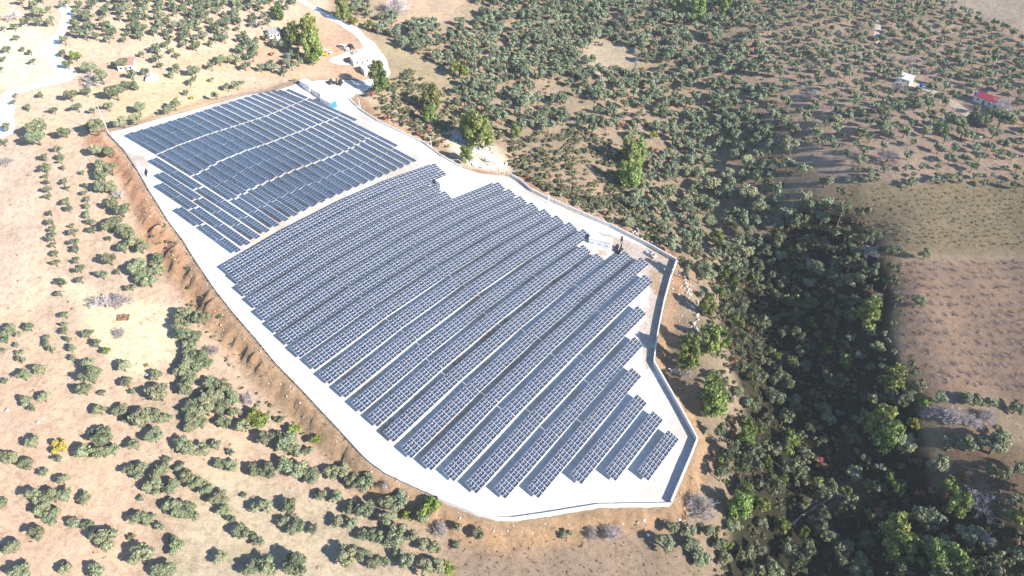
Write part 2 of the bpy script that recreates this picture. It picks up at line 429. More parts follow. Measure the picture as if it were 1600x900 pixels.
def soil_mat():
    m, nt, b, L = mat_new('soil')
    a = nt.nodes.new("ShaderNodeAttribute"); a.attribute_name = "soil"
    n1 = nz(nt, .045, 7, .62); n2 = nz(nt, .55, 8, .7); n3 = nz(nt, 2.6, 4, .7)
    r1 = ramp(nt, n1.outputs[0], [(.28, (.74, .76, .74)), (.5, (1, 1, 1)), (.72, (1.16, 1.10, 1.0))])
    r2 = ramp(nt, n2.outputs[0], [(.30, (.58, .58, .54)), (.52, (1, 1, 1)), (.75, (1.22, 1.2, 1.16))])
    r3 = ramp(nt, n3.outputs[0], [(.34, (.66, .65, .60)), (.6, (1.08, 1.08, 1.08))])
    c = mixc(nt, a.outputs["Color"], r1.outputs[0], .9, 'MULTIPLY')
    c = mixc(nt, c, r2.outputs[0], .85, 'MULTIPLY'); c = mixc(nt, c, r3.outputs[0], .8, 'MULTIPLY')
    # dry straw and low green weeds in patches
    n4 = nz(nt, .11, 6, .65); g = ramp(nt, n4.outputs[0], [(.52, (0, 0, 0)), (.66, (1, 1, 1))])
    n5 = nz(nt, 1.7, 5, .75); g5 = ramp(nt, n5.outputs[0], [(.50, (0, 0, 0)), (.60, (.55, .55, .55))])
    mm = nt.nodes.new("ShaderNodeMath"); mm.operation = 'MULTIPLY'; L(g.outputs[0], mm.inputs[0]); L(g5.outputs[0], mm.inputs[1])
    green = mixc(nt, c, (.62, .70, .42), 1.0, 'MULTIPLY')
    c = mixc(nt, c, green, mm.outputs[0])
    L(c, b.inputs["Base Color"]); b.inputs["Roughness"].default_value = 1.0; b.inputs["Specular IOR Level"].default_value = .05
    b.inputs["Diffuse Roughness"].default_value = .8
    # furrows left by the plough, and clods
    tc = nt.nodes.new("ShaderNodeTexCoord"); mp = nt.nodes.new("ShaderNodeMapping"); mp.inputs["Rotation"].default_value = (0, 0, math.radians(38))
    L(tc.outputs['Object'], mp.inputs[0]); w = nt.nodes.new("ShaderNodeTexWave"); w.inputs["Scale"].default_value = .8
    w.inputs["Distortion"].default_value = 5; w.inputs["Detail"].default_value = 3; w.inputs["Detail Scale"].default_value = .35; L(mp.outputs[0], w.inputs[0])
    ad = nt.nodes.new("ShaderNodeMath"); ad.operation = 'MULTIPLY_ADD'; ad.inputs[1].default_value = .05; L(w.outputs["Fac"], ad.inputs[0]); L(n2.outputs[0], ad.inputs[2])
    ad2 = nt.nodes.new("ShaderNodeMath"); ad2.operation = 'MULTIPLY_ADD'; ad2.inputs[1].default_value = .35; L(n3.outputs[0], ad2.inputs[0]); L(ad.outputs[0], ad2.inputs[2])
    bump(nt, b, ad2.outputs[0], .8, .45)
    return m
M['soil'] = soil_mat()
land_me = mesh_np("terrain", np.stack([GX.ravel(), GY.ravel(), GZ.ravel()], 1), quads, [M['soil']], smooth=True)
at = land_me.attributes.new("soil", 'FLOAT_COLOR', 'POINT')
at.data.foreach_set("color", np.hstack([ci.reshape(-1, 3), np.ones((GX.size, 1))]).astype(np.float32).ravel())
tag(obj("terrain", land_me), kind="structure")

# ---- the gravelled yard: one sheet on its own slope with a thin edge down into the bank
def gravel_mat(name, col, warm):
    m, nt, b, L = mat_new(name)
    n1 = nz(nt, .06, 6, .6); n2 = nz(nt, 1.1, 7, .7); n3 = nz(nt, 9.0, 3, .6)
    r = ramp(nt, n1.outputs[0], [(.34, warm), (.55, col), (.75, tuple(min(.82, c * 1.06) for c in col))])
    r2 = ramp(nt, n2.outputs[0], [(.3, (.74, .73, .70)), (.62, (1, 1, 1))]); r3 = ramp(nt, n3.outputs[0], [(.3, (.88, .88, .88)), (.7, (1, 1, 1))])
    ev = nt.nodes.new("ShaderNodeAttribute"); ev.attribute_name = "earth"
    em = nt.nodes.new("ShaderNodeMath"); em.operation = 'MULTIPLY'; er = ramp(nt, n2.outputs[0], [(.3, (1, 1, 1)), (.7, (.55, .55, .55))]); L(ev.outputs["Fac"], em.inputs[0]); L(er.outputs[0], em.inputs[1])
    base = mixc(nt, r.outputs[0], (.37, .255, .165), em.outputs[0])
    c = mixc(nt, base, r2.outputs[0], 1.0, 'MULTIPLY'); c = mixc(nt, c, r3.outputs[0], 1.0, 'MULTIPLY')
    L(c, b.inputs["Base Color"]); b.inputs["Roughness"].default_value = .95; b.inputs["Specular IOR Level"].default_value = .1
    bump(nt, b, n2.outputs[0], .35, .15); return m
M['gravel'] = gravel_mat('white_gravel', (.67, .675, .675), (.55, .50, .43))
M['track'] = gravel_mat('earth_track', (.52, .45, .36), (.42, .34, .26))
M['road'] = gravel_mat('pale_road', (.88, .86, .81), (.76, .70, .62))

def densify(P, step):
    o = []
    for i in range(len(P)):
        a, b = np.asarray(P[i][:2]), np.asarray(P[(i + 1) % len(P)][:2]); n = max(1, int(np.linalg.norm(b - a) / step))
        o += [a + (b - a) * k / n for k in range(n)]
    return o
def sheet(name, outline, zfn, mat, step=2.0, lift=0.0, skirt=.5):
    bd = densify(outline, step); nb = len(bd)
    O = np.array(bd); xx = np.arange(O[:, 0].min(), O[:, 0].max(), step); yy = np.arange(O[:, 1].min(), O[:, 1].max(), step)
    gxx, gyy = np.meshgrid(xx, yy); ds, _ = poly_dist(gxx.ravel(), gyy.ravel(), O); k = ds < -step * .45
    pts = [Vector((p[0], p[1])) for p in bd] + [Vector((a, b)) for a, b in zip(gxx.ravel()[k], gyy.ravel()[k])]
    vs, _, fs, _, _, _ = delaunay_2d_cdt(pts, [(i, (i + 1) % nb) for i in range(nb)], [], 1, 1e-4)
    V = np.array([(v.x, v.y) for v in vs]); z = zfn(V[:, 0], V[:, 1]) + lift
    verts = [(a, b, c) for (a, b), c in zip(V, z)]; faces = [tuple(f) for f in fs]
    if skirt:
        b0 = len(verts); verts += [(p[0], p[1], float(zfn(p[0], p[1])) + lift) for p in bd]
        verts += [(p[0], p[1], float(zfn(p[0], p[1])) + lift - skirt) for p in bd]
        faces += [(b0 + i, b0 + nb + i, b0 + nb + (i + 1) % nb, b0 + (i + 1) % nb) for i in range(nb)]
    me = bpy.data.meshes.new(name); me.from_pydata(verts, [], faces); me.update(); me.materials.append(mat)
    if len(me.polygons) and me.polygons[0].normal.z < 0: me.flip_normals()
    return obj(name, me)
yard = tag(sheet("gravel_yard", YARD[:, :2], yard_z, M['gravel'], 1.6), kind="structure")
yv = np.empty(len(yard.data.vertices) * 3); yard.data.vertices.foreach_get("co", yv); yv = yv.reshape(-1, 3); yq = proj(yv)
wb = vnoise(yv[:, 0], yv[:, 1], 6, 31) * 7 + vnoise(yv[:, 0], yv[:, 1], 2.2, 32) * 3
earth = np.zeros(len(yv))
for poly, a in [([(930,360),(1056,400),(1060,420),(1022,540),(1018,575),(1000,575),(1000,500),(1015,440),(960,395)], .8), ([(1012,425),(1034,420),(1034,460),(1018,460)], 1.3), ([(1000,590),(1040,600),(1092,690),(1050,795),(840,810),(760,800),(900,775),(1010,765),(1050,680)], .4), ([(400,340),(470,310),(560,285),(660,240),(660,262),(560,305),(440,365)], .5), ([(192,240),(225,245),(240,262),(212,262)], .5), ([(588,672),(800,490),(940,390),(950,398),(812,506),(604,690)], 1.0), ([(640,712),(850,520),(985,398),(995,408),(862,532),(655,728)], .6), ([(780,262),(850,300),(930,345),(920,360),(830,318),(770,285)], .3)]:
    earth[inpoly(yq[:, 0] + wb, yq[:, 1] + wb * .5, poly)] = a
ea = yard.data.attributes.new("earth", 'FLOAT', 'POINT'); ea.data.foreach_set("value", earth.astype(np.float32))

def road(name, pts_px, widths, mat):
    P = ground(pts_px); C = []
    n = len(P); tt = np.linspace(0, n - 1, n * 10); C = np.stack([np.interp(tt, range(n), P[:, k]) for k in (0, 1)], 1)
    for _ in range(8): C[1:-1] = (C[:-2] + 2 * C[1:-1] + C[2:]) / 4
    W = np.interp(tt, range(n), widths) * (1 + .13 * np.sin(tt * 2.3) + .08 * np.sin(tt * 5.1))
    T = np.gradient(C, axis=0); T /= np.linalg.norm(T, axis=1)[:, None]; Nn = np.stack([-T[:, 1], T[:, 0]], 1)
    cols = [C + Nn * (W * k / 2)[:, None] for k in (-1, -.5, 0, .5, 1)]
    V = np.concatenate([np.column_stack([c, land_z(c[:, 0], c[:, 1]) + (.10 if i in (0, 4) else .22)]) for i, c in enumerate(cols)])
    m = len(C); Fq = [(i * m + j, (i + 1) * m + j, (i + 1) * m + j + 1, i * m + j + 1) for i in range(4) for j in range(m - 1)]
    me = mesh_np(name, V, np.array(Fq), [mat], smooth=True)
    if me.polygons[10].normal.z < 0: me.flip_normals()
    return tag(obj(name, me), kind="structure")
road("dirt_road", [(98,8),(107,22),(98,45),(82,66),(76,78),(84,94),(98,110),(106,121),(80,130),(45,137),(15,144),(4,160),(2,185),(8,215)], [4,5,5,6,7,6,6,8,4,4,6,8,9,8], M['road'])
road("access_road", [(458,-6),(480,6),(503,20),(528,33),(552,46),(573,66),(588,86),(600,103),(602,116),(588,128),(566,136),(548,142)], [2.5,3,3.5,4,5,6,6,5,5,6,9,12], M['road'])
road("yard_track", [(588,74),(565,80),(540,86),(520,95),(530,99),(556,100),(590,102)], [5,4,4,4,3,3,3], M['road'])
road("farm_track", [(1412,128),(1440,136),(1472,150),(1494,166),(1512,180),(1540,196)], [4,4,4,5,4,2], M['track'])
road("hill_track", [(1366,24),(1372,42),(1368,58),(1374,72)], [2,3,3,2], M['track'])

# ------------------------------------------------------------------ solar tables
ORD = "first second third fourth fifth sixth seventh eighth ninth tenth eleventh twelfth thirteenth fourteenth fifteenth sixteenth seventeenth eighteenth nineteenth twentieth".split()
TENS = {2: "twenty", 3: "thirty", 4: "forty", 5: "fifty"}
def ordinal(n):
    """1-based"""
    if n <= 20: return ORD[n - 1]
    t, u = divmod(n, 10)
    return (TENS[t][:-1] + "ieth") if u == 0 else TENS[t] + "-" + ORD[u - 1]

MOD_L, MOD_W, GAP = 1.96, .965, .025
def module_mesh():
    fr, th = .046, .04; hx, hy = MOD_L / 2, MOD_W / 2
    o = [(-hx, -hy), (hx, -hy), (hx, hy), (-hx, hy)]; i = [(-hx + fr, -hy + fr), (hx - fr, -hy + fr), (hx - fr, hy - fr), (-hx + fr, hy - fr)]
    V = [(*p, 0) for p in o] + [(*p, th) for p in o] + [(*p, th) for p in i] + [(*p, th - .008) for p in i]
    Fq = [(3, 2, 1, 0)] + [(k, (k + 1) % 4, (k + 1) % 4 + 4, k + 4) for k in range(4)] + [(k + 4, (k + 1) % 4 + 4, (k + 1) % 4 + 8, k + 8) for k in range(4)]
    Fq += [(k + 8, (k + 1) % 4 + 8, (k + 1) % 4 + 12, k + 12) for k in range(4)] + [(12, 13, 14, 15)]
    mi = [0] * (len(Fq) - 1) + [1]
    return mesh_np("module", np.array(V), np.array(Fq), [M['frame'], M['cell']], mi), np.array(V), np.array(Fq), np.array(mi)
MODULE, mV, mF, mI = module_mesh()

ROW_L = [(345,416),(358.5,430),(369,449),(385,467.5),(399,487),(416.5,506),(434.5,524.5),(453,544),(476,562.5),(498,585),(522.5,606),(547.5,629),(572.5,651),(597.5,675),(625,700),(656,719),(691,736),(726,755),(771,763),(823,762.5),(890.5,741),(944,736),(995,736)]
ROW_R = [(679.5,255),(692,266),(679,287.5),(695,298),(779,284),(796,294.5),(813,305.5),(831,315.5),(850.5,325.5),(870,335.5),(890,346),(911.5,357),(911,381.5),(932.5,395),(976,391),(1001,401),(1007,428),(996,477),(991,525),(987,573.5),(995,615),(1020,641),(1044,671)]
TILT = math.radians(24)
def support_mesh():
    b = MB()          # local: x along the row, y up the slope horizontally (0 = low edge, 3.7 = high edge), z up from the high-edge level
    b.box(-.05, .05, 3.02, 3.12, -3.0, -.42); b.box(-.05, .05, .72, .82, -3.4, -1.45)
    Mx = Matrix.Translation((0, 0, -1.70)) @ Matrix.Rotation(TILT, 4, 'X')
    b.box(-.04, .04, .15, 3.9, -.16, -.07, Mx)
    return b.mesh("support_frame", M['steel'])
SUPPORT = support_mesh()
def row_things():
    for i in range(23):
        A, B = hit_fn([ROW_L[i], ROW_R[i]], panel_surf)
        d = (B - A)[:2]; Lr = np.linalg.norm(d); d = d / Lr; n = np.array([d[1], -d[0]])
        ncol = int(round(Lr / (MOD_L + GAP))); nt_ = max(1, round(ncol / 13)); cuts = [round(k * ncol / nt_) for k in range(nt_ + 1)]
        mid = (A + B) / 2
        root = empty("solar_panel_row", (mid[0] + n[0] * 1.8, mid[1] + n[1] * 1.8, float(yard_z(mid[0] + n[0] * 1.8, mid[1] + n[1] * 1.8))))
        where = "next to the cross rows" if i == 0 else "nearest the front wall corner" if i == 22 else "from the cross rows"
        tag(root, f"long row of blue solar panels, {ordinal(i + 1)} {where}", "solar row", "long panel rows across the lower yard")
        inv = Matrix.Translation(-Vector(root.location))
        step = Lr / ncol
        for k in range(nt_):
            c0, c1 = cuts[k], cuts[k + 1]; s0, s1 = c0 * step, c1 * step
            p0 = A[:2] + d * s0; p1 = A[:2] + d * s1
            z0, z1 = float(panel_surf(*p0)), float(panel_surf(*p1))
            p0 = Vector((*p0, z0)); p1 = Vector((*p1, z1)); T = (p1 - p0).normalized()
            ti = TILT + math.radians(random.uniform(-.8, .8)); a = Vector((n[0] * math.cos(ti), n[1] * math.cos(ti), -math.sin(ti))); a = (a - T * a.dot(T)).normalized()
            N = a.cross(T);
            if N.z < 0: N = -N
            Y = N.cross(T)              # up the slope
            ln = (p1 - p0).length; st = (ln - .14) / (c1 - c0)
            R = Matrix((T, Y, N)).transposed().to_4x4()
            for c in range(c1 - c0):
                for r in range(4):
                    q = p0 + T * (.07 + st * (c + .5)) - Y * ((MOD_W + GAP) * (r + .5) + .02)
                    o = bpy.data.objects.new("module", MODULE); o.parent = root
                    o.matrix_local = inv @ Matrix.Translation(q) @ R @ Matrix.Diagonal((st / (MOD_L + GAP), 1, 1, 1)); COL.objects.link(o)
            Rz = Matrix((Vector((d[0], d[1], 0)), Vector((-n[0], -n[1], 0)), Vector((0, 0, 1)))).transposed().to_4x4()
            nf = max(2, (c1 - c0) // 3)
            for f in range(nf + 1):
                q = p0.lerp(p1, (f + .25) / (nf + .5)) + Vector((n[0], n[1], 0)) * 3.7
                o = bpy.data.objects.new("support_frame", SUPPORT); o.parent = root
                o.matrix_local = inv @ Matrix.Translation(q) @ Rz; COL.objects.link(o)
            for off in (.9, 3.0):
                pa, pb = p0 + T * .1 - Y * off - N * .05, p1 - T * .1 - Y * off - N * .05
                b = MB(); b.tube(pa - Vector(root.location), pb - Vector(root.location), .045, n=4); b.build("rail", M['steel'], root)
row_things()

CROSS = [((284.5,323),(378,390)),((254.5,285.5),(393,380)),((254.5,268.5),(408,370)),((245,246),(424,361)),((209,206.5),(437.5,350)),((221,201),(451,342.5)),((238,197.5),(465,335)),((249,192),(480,329)),((267,188.5),(495,321)),((283.5,184),(510,311)),((295.5,179),(525,306)),((310.5,175),(537.5,301)),((322.5,171),(550,296)),((336,167),(561,291)),((349.5,162),(572.5,286)),((361,158.5),(585,280)),((373,155),(597.5,276)),((385.5,151),(609,270)),((396,148),(621,265)),((406.5,144),(632,260)),((417,141),(641,256)),((428,141),(652.5,251)),((438,140),(622.5,227)),((451,139),(559,187))]
def even(rows, a, b, e):
    k = np.arange(a, b); 
    for c in (0, 1):
        f = np.polyval(np.polyfit(k, [rows[i][e][c] for i in k], 3), k)
        for i, v in zip(k, f): q = list(rows[i][e]); q[c] = float(v); r_ = list(rows[i]); r_[e] = tuple(q); rows[i] = tuple(r_)
even(CROSS, 4, 22, 0); even(CROSS, 0, 22, 1)
WALKS = [[(225,250),(244.5,242),(285,224.5),(330,208),(372,195),(420,179.5),(472,157),(490,150)], [(298,278),(325.5,263.5),(351,249),(393,232),(421,223),(482,200),(530,181)], [(359,316),(402,292),(460,266),(542,236),(577,215),(585,210)]]
def seg_x(a, b, c, d):
    a, b, c, d = map(np.array, (a, b, c, d)); r = b - a; s = d - c; den = r[0] * s[1] - r[1] * s[0]
    if abs(den) < 1e-9: return None
    t = ((c - a)[0] * s[1] - (c - a)[1] * s[0]) / den; u = ((c - a)[0] * r[1] - (c - a)[1] * r[0]) / den
    return t if 0 < t < 1 and 0 <= u <= 1 else None
CW = 1.95
def cross_tables():
    gid = 0
    for i, (l, r) in enumerate(CROSS):
        A, B = hit_fn([l, r], panel_surf); d = (B - A)[:2]; Lr = np.linalg.norm(d); d = d / Lr; nl = np.array([d[1], -d[0]])   # towards the lower left
        ts = []
        extra = {0: [.40], 1: [.42], 2: [.42], 3: [.43]}.get(i, [])
        if i > 3:
            for w in WALKS:
                for a, b in zip(w[:-1], w[1:]):
                    t = seg_x(l, r, a, b)
                    if t is not None:
                        q = hit_fn([np.array(l) + (np.array(r) - np.array(l)) * t], panel_surf)[0]
                        ts.append(float((q[:2] - A[:2]) @ d / Lr)); break
        elif i == 3: ts = []
        ts = sorted(ts + extra); ends = [0] + ts + [1]
        for k in range(len(ends) - 1):
            s0 = ends[k] * Lr + (.28 if k else 0); s1 = ends[k + 1] * Lr - (.28 if k < len(ends) - 2 else 0)
            nmod = int((s1 - s0) / 1.02)
            if nmod < 3: continue
            mid = A[:2] + d * (s0 + s1) / 2 + nl * CW / 2
            root = empty("solar_table", (*mid, float(yard_z(*mid))))
            pos = "single table" if len(ends) == 2 else f"{ordinal(k + 1)} table from the left"
            tag(root, f"narrow solar table, {pos} in the {ordinal(i + 1)} cross row", "solar table", "panel tables of the upper cross rows")
            loc = Vector(root.location); nseg = max(1, round(nmod / 9)); Vs, Fs, Is = [], [], []; b0 = 0; post = MB(); beam = MB()
            st = (s1 - s0) / nmod; cc = [round(q * nmod / nseg) for q in range(nseg + 1)]
            for g in range(nseg):
                u0, u1 = s0 + st * cc[g], s0 + st * cc[g + 1]
                pa, pb = A[:2] + d * u0, A[:2] + d * u1
                pa = Vector((*pa, float(panel_surf(*pa)))); pb = Vector((*pb, float(panel_surf(*pb)))); T = (pb - pa).normalized()
                a = Vector((nl[0], nl[1], math.tan(math.radians(3 + random.uniform(-1.2, 1.2))))); a = (a - T * a.dot(T)).normalized(); N = a.cross(T)
                if N.z < 0: N = -N
                Y = N.cross(T)
                for c in range(cc[g + 1] - cc[g]):
                    # a module stands upright: its long side runs across the table
                    ctr = pa + T * st * (c + .5) + a * CW / 2 - loc
                    W = mV[:, 1:2] * (st / .95) * np.array(T)[None] + mV[:, 0:1] * .985 * np.array(a)[None] * (1 if Y.dot(a) < 0 else -1) * -1 + mV[:, 2:3] * np.array(N)[None] + np.array(ctr)[None]
                    Vs.append(W); Fs.append(mF + b0); Is.append(mI); b0 += len(mV)
                for off in (.4, 1.6): beam.tube(pa + a * off - N * .06 - loc, pb + a * off - N * .06 - loc, .04, n=4)
                for q in (.2, .75):
                    for off in (.4, 1.6):
                        s_ = pa.lerp(pb, q) + a * off - loc; post.tube(s_ + Vector((0, 0, -2.5)), s_ + Vector((0, 0, -.05)), .045, n=4, cap=False)
            me = mesh_np("module_array", np.concatenate(Vs), np.concatenate(Fs), [M['frame_blue'], M['cell_sky_tint']], np.concatenate(Is))
            tag(obj("module_array", me, root), kind="stuff")
            tag(beam.build("rail", M['steel'], root), kind="stuff"); tag(post.build("post", M['steel'], root), kind="stuff")
cross_tables()

# ------------------------------------------------------------------ concrete perimeter wall and the wire fence
def wall(name, idxs, h, th, label, top=True):
    P = [YARD[i % nY] for i in idxs]; cx, cy = P[0][0], P[0][1]
    root = empty(name, (cx, cy, P[0][2])); tag(root, label, "wall")
    loc = Vector(root.location)
    pl = []
    for a, b in zip(P[:-1], P[1:]):
        L = np.linalg.norm((b - a)[:2]); n = max(1, round(L / 5.0))
        pl += [(a + (b - a) * k / n) for k in range(n)]
    pl.append(P[-1])
    out = []
    for k in range(len(pl)):
        a, b = pl[max(k - 1, 0)], pl[min(k + 1, len(pl) - 1)]; t = (b - a)[:2] / (np.linalg.norm((b - a)[:2]) + 1e-9); o = np.array([-t[1], t[0]])
        if in_yard(pl[k][0] + o[0] * .8, pl[k][1] + o[1] * .8)[0]: o = -o
        out.append(o)
    for k in range(len(pl) - 1):
        p, q = pl[k], pl[k + 1]; zz = [float(yard_z(p[0], p[1])), float(yard_z(q[0], q[1]))]; hh = h * (1 + random.uniform(-.03, .03))
        def ring(pt, o, z):
            i0 = np.array(pt[:2]); e = i0 + o * th
            return [(i0[0], i0[1], z - 1.6), (e[0], e[1], z - 3.2), (e[0], e[1], z + hh), (i0[0], i0[1], z + hh)]
        tt = (q - p)[:2]; tt = tt / np.linalg.norm(tt) * .012
        r0 = ring((p[0] + tt[0], p[1] + tt[1]), out[k], zz[0]); r1 = ring((q[0] - tt[0], q[1] - tt[1]), out[k + 1], zz[1])
        b = MB(); b.add([Vector(v) - loc for v in r0 + r1], [(0, 1, 2, 3), (7, 6, 5, 4), (0, 4, 5, 1), (1, 5, 6, 2), (2, 6, 7, 3), (3, 7, 4, 0)])
        b.build("wall_panel", M['concrete'], root)
    return root
wall("concrete_wall", list(range(44, 35, -1)), 1.5, .45, "pale concrete wall along the upper right edge above the wooded ravine")
wall("concrete_wall", list(range(36, 30, -1)), 1.7, .45, "concrete wall running down the right edge with a blue inner shadow")
wall("concrete_wall", list(range(31, 27, -1)), 1.8, .45, "slanting concrete wall beside the bright green pines")
wall("concrete_wall", list(range(28, 24, -1)), 1.9, .45, "short concrete wall ending at the front right corner")
wall("concrete_wall", list(range(25, 17, -1)), .9, .5, "low white concrete wall along the front edge of the yard")
wall("concrete_wall", list(range(52, 45, -1)), .7, .35, "low concrete kerb wall on the far side from gate to rubble")

def fence(idxs, label, h=2.0, out=.25):
    P = [YARD[i % nY] for i in idxs]; root = empty("wire_fence", P[0]); tag(root, label, "fence"); loc = Vector(root.location)
    pl = []
    for a, b in zip(P[:-1], P[1:]):
        n = max(1, round(np.linalg.norm((b - a)[:2]) / 3.0)); pl += [(a + (b - a) * k / n) for k in range(n)]
    pl.append(P[-1]); pts = [Vector((p[0], p[1], float(yard_z(p[0], p[1])))) for p in pl]
    pm = MB(); pm.tube((0, 0, -.5), (0, 0, h), .045, n=5); pm.tube((0, 0, h), (-.25, 0, h + .3), .03, n=4); me = pm.mesh("post", M['steel'])
    for p in pts: obj("post", me, root, p - loc)
    w = MB()
    for a, b in zip(pts[:-1], pts[1:]):
        for z in (.15, .8, 1.4, 1.95): w.tube(a + Vector((0, 0, z)) - loc, b + Vector((0, 0, z)) - loc, .014, n=3, cap=False)
    tag(w.build("wire", M['darkmetal'], root), kind="stuff")
    k = MB()
    for a, b in zip(pts[:-1], pts[1:]): k.add([a - loc + Vector((0, 0, -.3)), b - loc + Vector((0, 0, -.3)), b - loc + Vector((0, 0, .14)), a - loc + Vector((0, 0, .14))], [(0, 1, 2, 3)])
    k.build("kerb_board", M['darkmetal'], root)
fence(list(range(0, 19)), "thin dark wire fence along the left edge above the earth bank")
fence(list(range(55, 65)), "thin wire fence along the far edge behind the cross rows")
fence([44, 43, 42, 41, 40, 39, 38, 37, 36], "wire fence standing on the upper right concrete wall", 2.6)

# ------------------------------------------------------------------ kiosks and buildings
def face(p, q):           # heading of a ground line seen between two photo positions
    A, B = (hit_fn([p, q], yard_z) if in_yard(*hit_fn([p], yard_z)[0][:2])[0] else ground([p, q])); return A, B, math.atan2(B[1] - A[1], B[0] - A[0])
def kiosk(px, heading, L, W, H, label, doors=2, end=None, wall_m='white_paint', yard=True):
    p = hit_fn([px], yard_z)[0] if yard else ground([px])[0]
    root = empty("transformer_kiosk", (p[0], p[1], p[2]), heading); tag(root, label, "kiosk", None)
    b = MB(); b.box(-L / 2, L / 2, -W / 2, W / 2, -.6, H); b.build("wall", M[wall_m], root, bevel=.03)
    b = MB(); b.box(-L / 2 - .12, L / 2 + .12, -W / 2 - .12, W / 2 + .12, H + .003, H + .14); b.build("roof", M['roof_white'], root, bevel=.03)
    b = MB(); b.box(-L / 2 - .2, L / 2 + .2, -W / 2 - .2, W / 2 + .2, -.9, .12); b.build("plinth", M['concrete'], root)
    for k in range(doors):
        x = -L / 2 + (k + .5) * L / doors
        for sy in (-1,):
            b = MB(); b.box(x - .85, x + .85, sy * W / 2 - .03, sy * W / 2 + .03, .15, 2.15)
            d_ = b.build("door", M['white_paint'], root, bevel=.01)
            g = MB(); g.box(x - .55, x + .55, sy * W / 2 - .05, sy * W / 2 - .034, 1.45, 1.9); g.build("vent_grille", M['greysheet'], d_)
            g = MB(); g.box(x + .68, x + .74, sy * W / 2 - .07, sy * W / 2 - .034, 1.0, 1.2); g.build("door_handle", M['steel'], d_)
    if end:
        b = MB(); b.box(L / 2 - .02, L / 2 + .06, -W / 2 - .02, W / 2 + .02, .1, H - .1); b.build("end_cover", M[end], root)
    return root
th_row = 0.93
kiosk((938,384), th_row - math.pi / 2 + .25, 8.0, 3.0, 3.3, "long pale transformer kiosk at the right ends of the long rows", 3)
kiosk((694,292), th_row - .25, 5.2, 3.0, 3.2, "small transformer kiosk notched into the row ends beside the rubble", 2)
kiosk((482,139), -.75, 7.0, 3.0, 3.2, "transformer kiosk at the far end of the cross rows", 2)
kiosk((500,151), -.75, 6.0, 3.0, 3.0, "pale blue-shaded kiosk between the other two at the far gate", 2)
kiosk((514,165), -.75, 7.0, 3.0, 3.0, "far kiosk with a bright cyan cover on its end", 2, end='cyan')

# ------------------------------------------------------------------ trees and shrubs
ICO = None
def ico(sub):
    bm = bmesh.new(); bmesh.ops.create_icosphere(bm, subdivisions=sub, radius=1.0)
    V = np.array([v.co[:] for v in bm.verts]); Fc = np.array([[v.index for v in f.verts] for f in bm.faces]); bm.free(); return V, Fc
ICO1, ICO2 = ico(1), ico(2)
def leaf_tris(C, Nn, size, r):
    """one ragged leaf clump (two triangles) for each centre, lying roughly across Nn"""
    n = len(C); a = r.normal(size=(n, 3)); u = np.cross(Nn, a); u /= np.linalg.norm(u, axis=1)[:, None] + 1e-9; w = np.cross(Nn, u)
    s = size[:, None]; tip = r.uniform(.6, 1.2, (n, 1)); sk = r.uniform(-.4, .4, (n, 1))
    V = np.stack([C - u * s * .5, C + w * s * .45 * tip + u * s * sk * .5, C + u * s * .55, C - w * s * .5], 1).reshape(-1, 3)
    k = np.arange(n)[:, None] * 4
    return V, np.concatenate([k + [[0, 2, 1]], k + [[0, 3, 2]]])
def crown(seed, blobs, leaves, lsize, shape='round', core=1, hz=.78):
    """crown of unit radius centred on the origin: (V, F, tint)"""
    r = np.random.default_rng(seed); cs, rs = [], []
    for k in range(blobs):
        if shape == 'pine':
            z = r.uniform(-.8, 1.05); rad = .74 * math.sqrt(max(.02, 1 - ((z + .25) / 1.4) ** 2)); an = r.uniform(0, 6.28); q = rad * math.sqrt(r.uniform(.1, 1))
            cs.append((q * math.cos(an), q * math.sin(an), z)); rs.append(r.uniform(.22, .36) * (1.1 - .25 * z))
        elif shape == 'column':
            z = -1 + 2.6 * k / blobs; cs.append((r.normal() * .05, r.normal() * .05, z)); rs.append(.34 * (1 - .3 * abs(z)))
        else:
            an = r.uniform(0, 6.28); q = .74 * math.sqrt(r.uniform(.0, 1)); z = r.uniform(-.35, .5) * hz * (1.15 - .55 * q)
            cs.append((q * math.cos(an), q * math.sin(an), z)); rs.append(r.uniform(.20, .40))
    cs, rs = np.array(cs), np.array(rs)
    Vs, Fs, Ts = [], [], []; b0 = 0
    IV, IF = ICO2 if core == 2 else ICO1
    zlo, zhi = cs[:, 2].min() - .3, cs[:, 2].max() + .3
    for c, q in zip(cs, rs):
        W = IV * (q * .70) * (1 + .16 * r.normal(size=(len(IV), 1))) * np.array([1, 1, hz if shape == 'round' else 1]) + c
        Vs.append(W); Fs.append(IF + b0); b0 += len(W); Ts.append(r.uniform(.10, .55) + .12 * r.normal(size=len(W)))
    n = leaves; k = r.choice(blobs, n, p=rs ** 2 / (rs ** 2).sum()); dv = r.normal(size=(n, 3)); dv[:, 2] += .35; dv /= np.linalg.norm(dv, axis=1)[:, None]
    Cn = cs[k] + dv * (rs[k] * r.uniform(.72, 1.12, n))[:, None] * np.array([1, 1, hz if shape == 'round' else 1])
    Nn = dv + .55 * r.normal(size=(n, 3)); Nn /= np.linalg.norm(Nn, axis=1)[:, None]
    LV, LF = leaf_tris(Cn, Nn, lsize * r.uniform(.6, 1.35, n), r)
    Vs.append(LV); Fs.append(LF + b0); Ts.append(np.repeat(np.clip(r.uniform(.2, 1.0, n) * .75 + .25 * r.uniform(0, 1, blobs)[k], 0, 1), 4))
    return np.concatenate(Vs), np.concatenate(Fs), np.clip(np.concatenate(Ts), 0, 1)
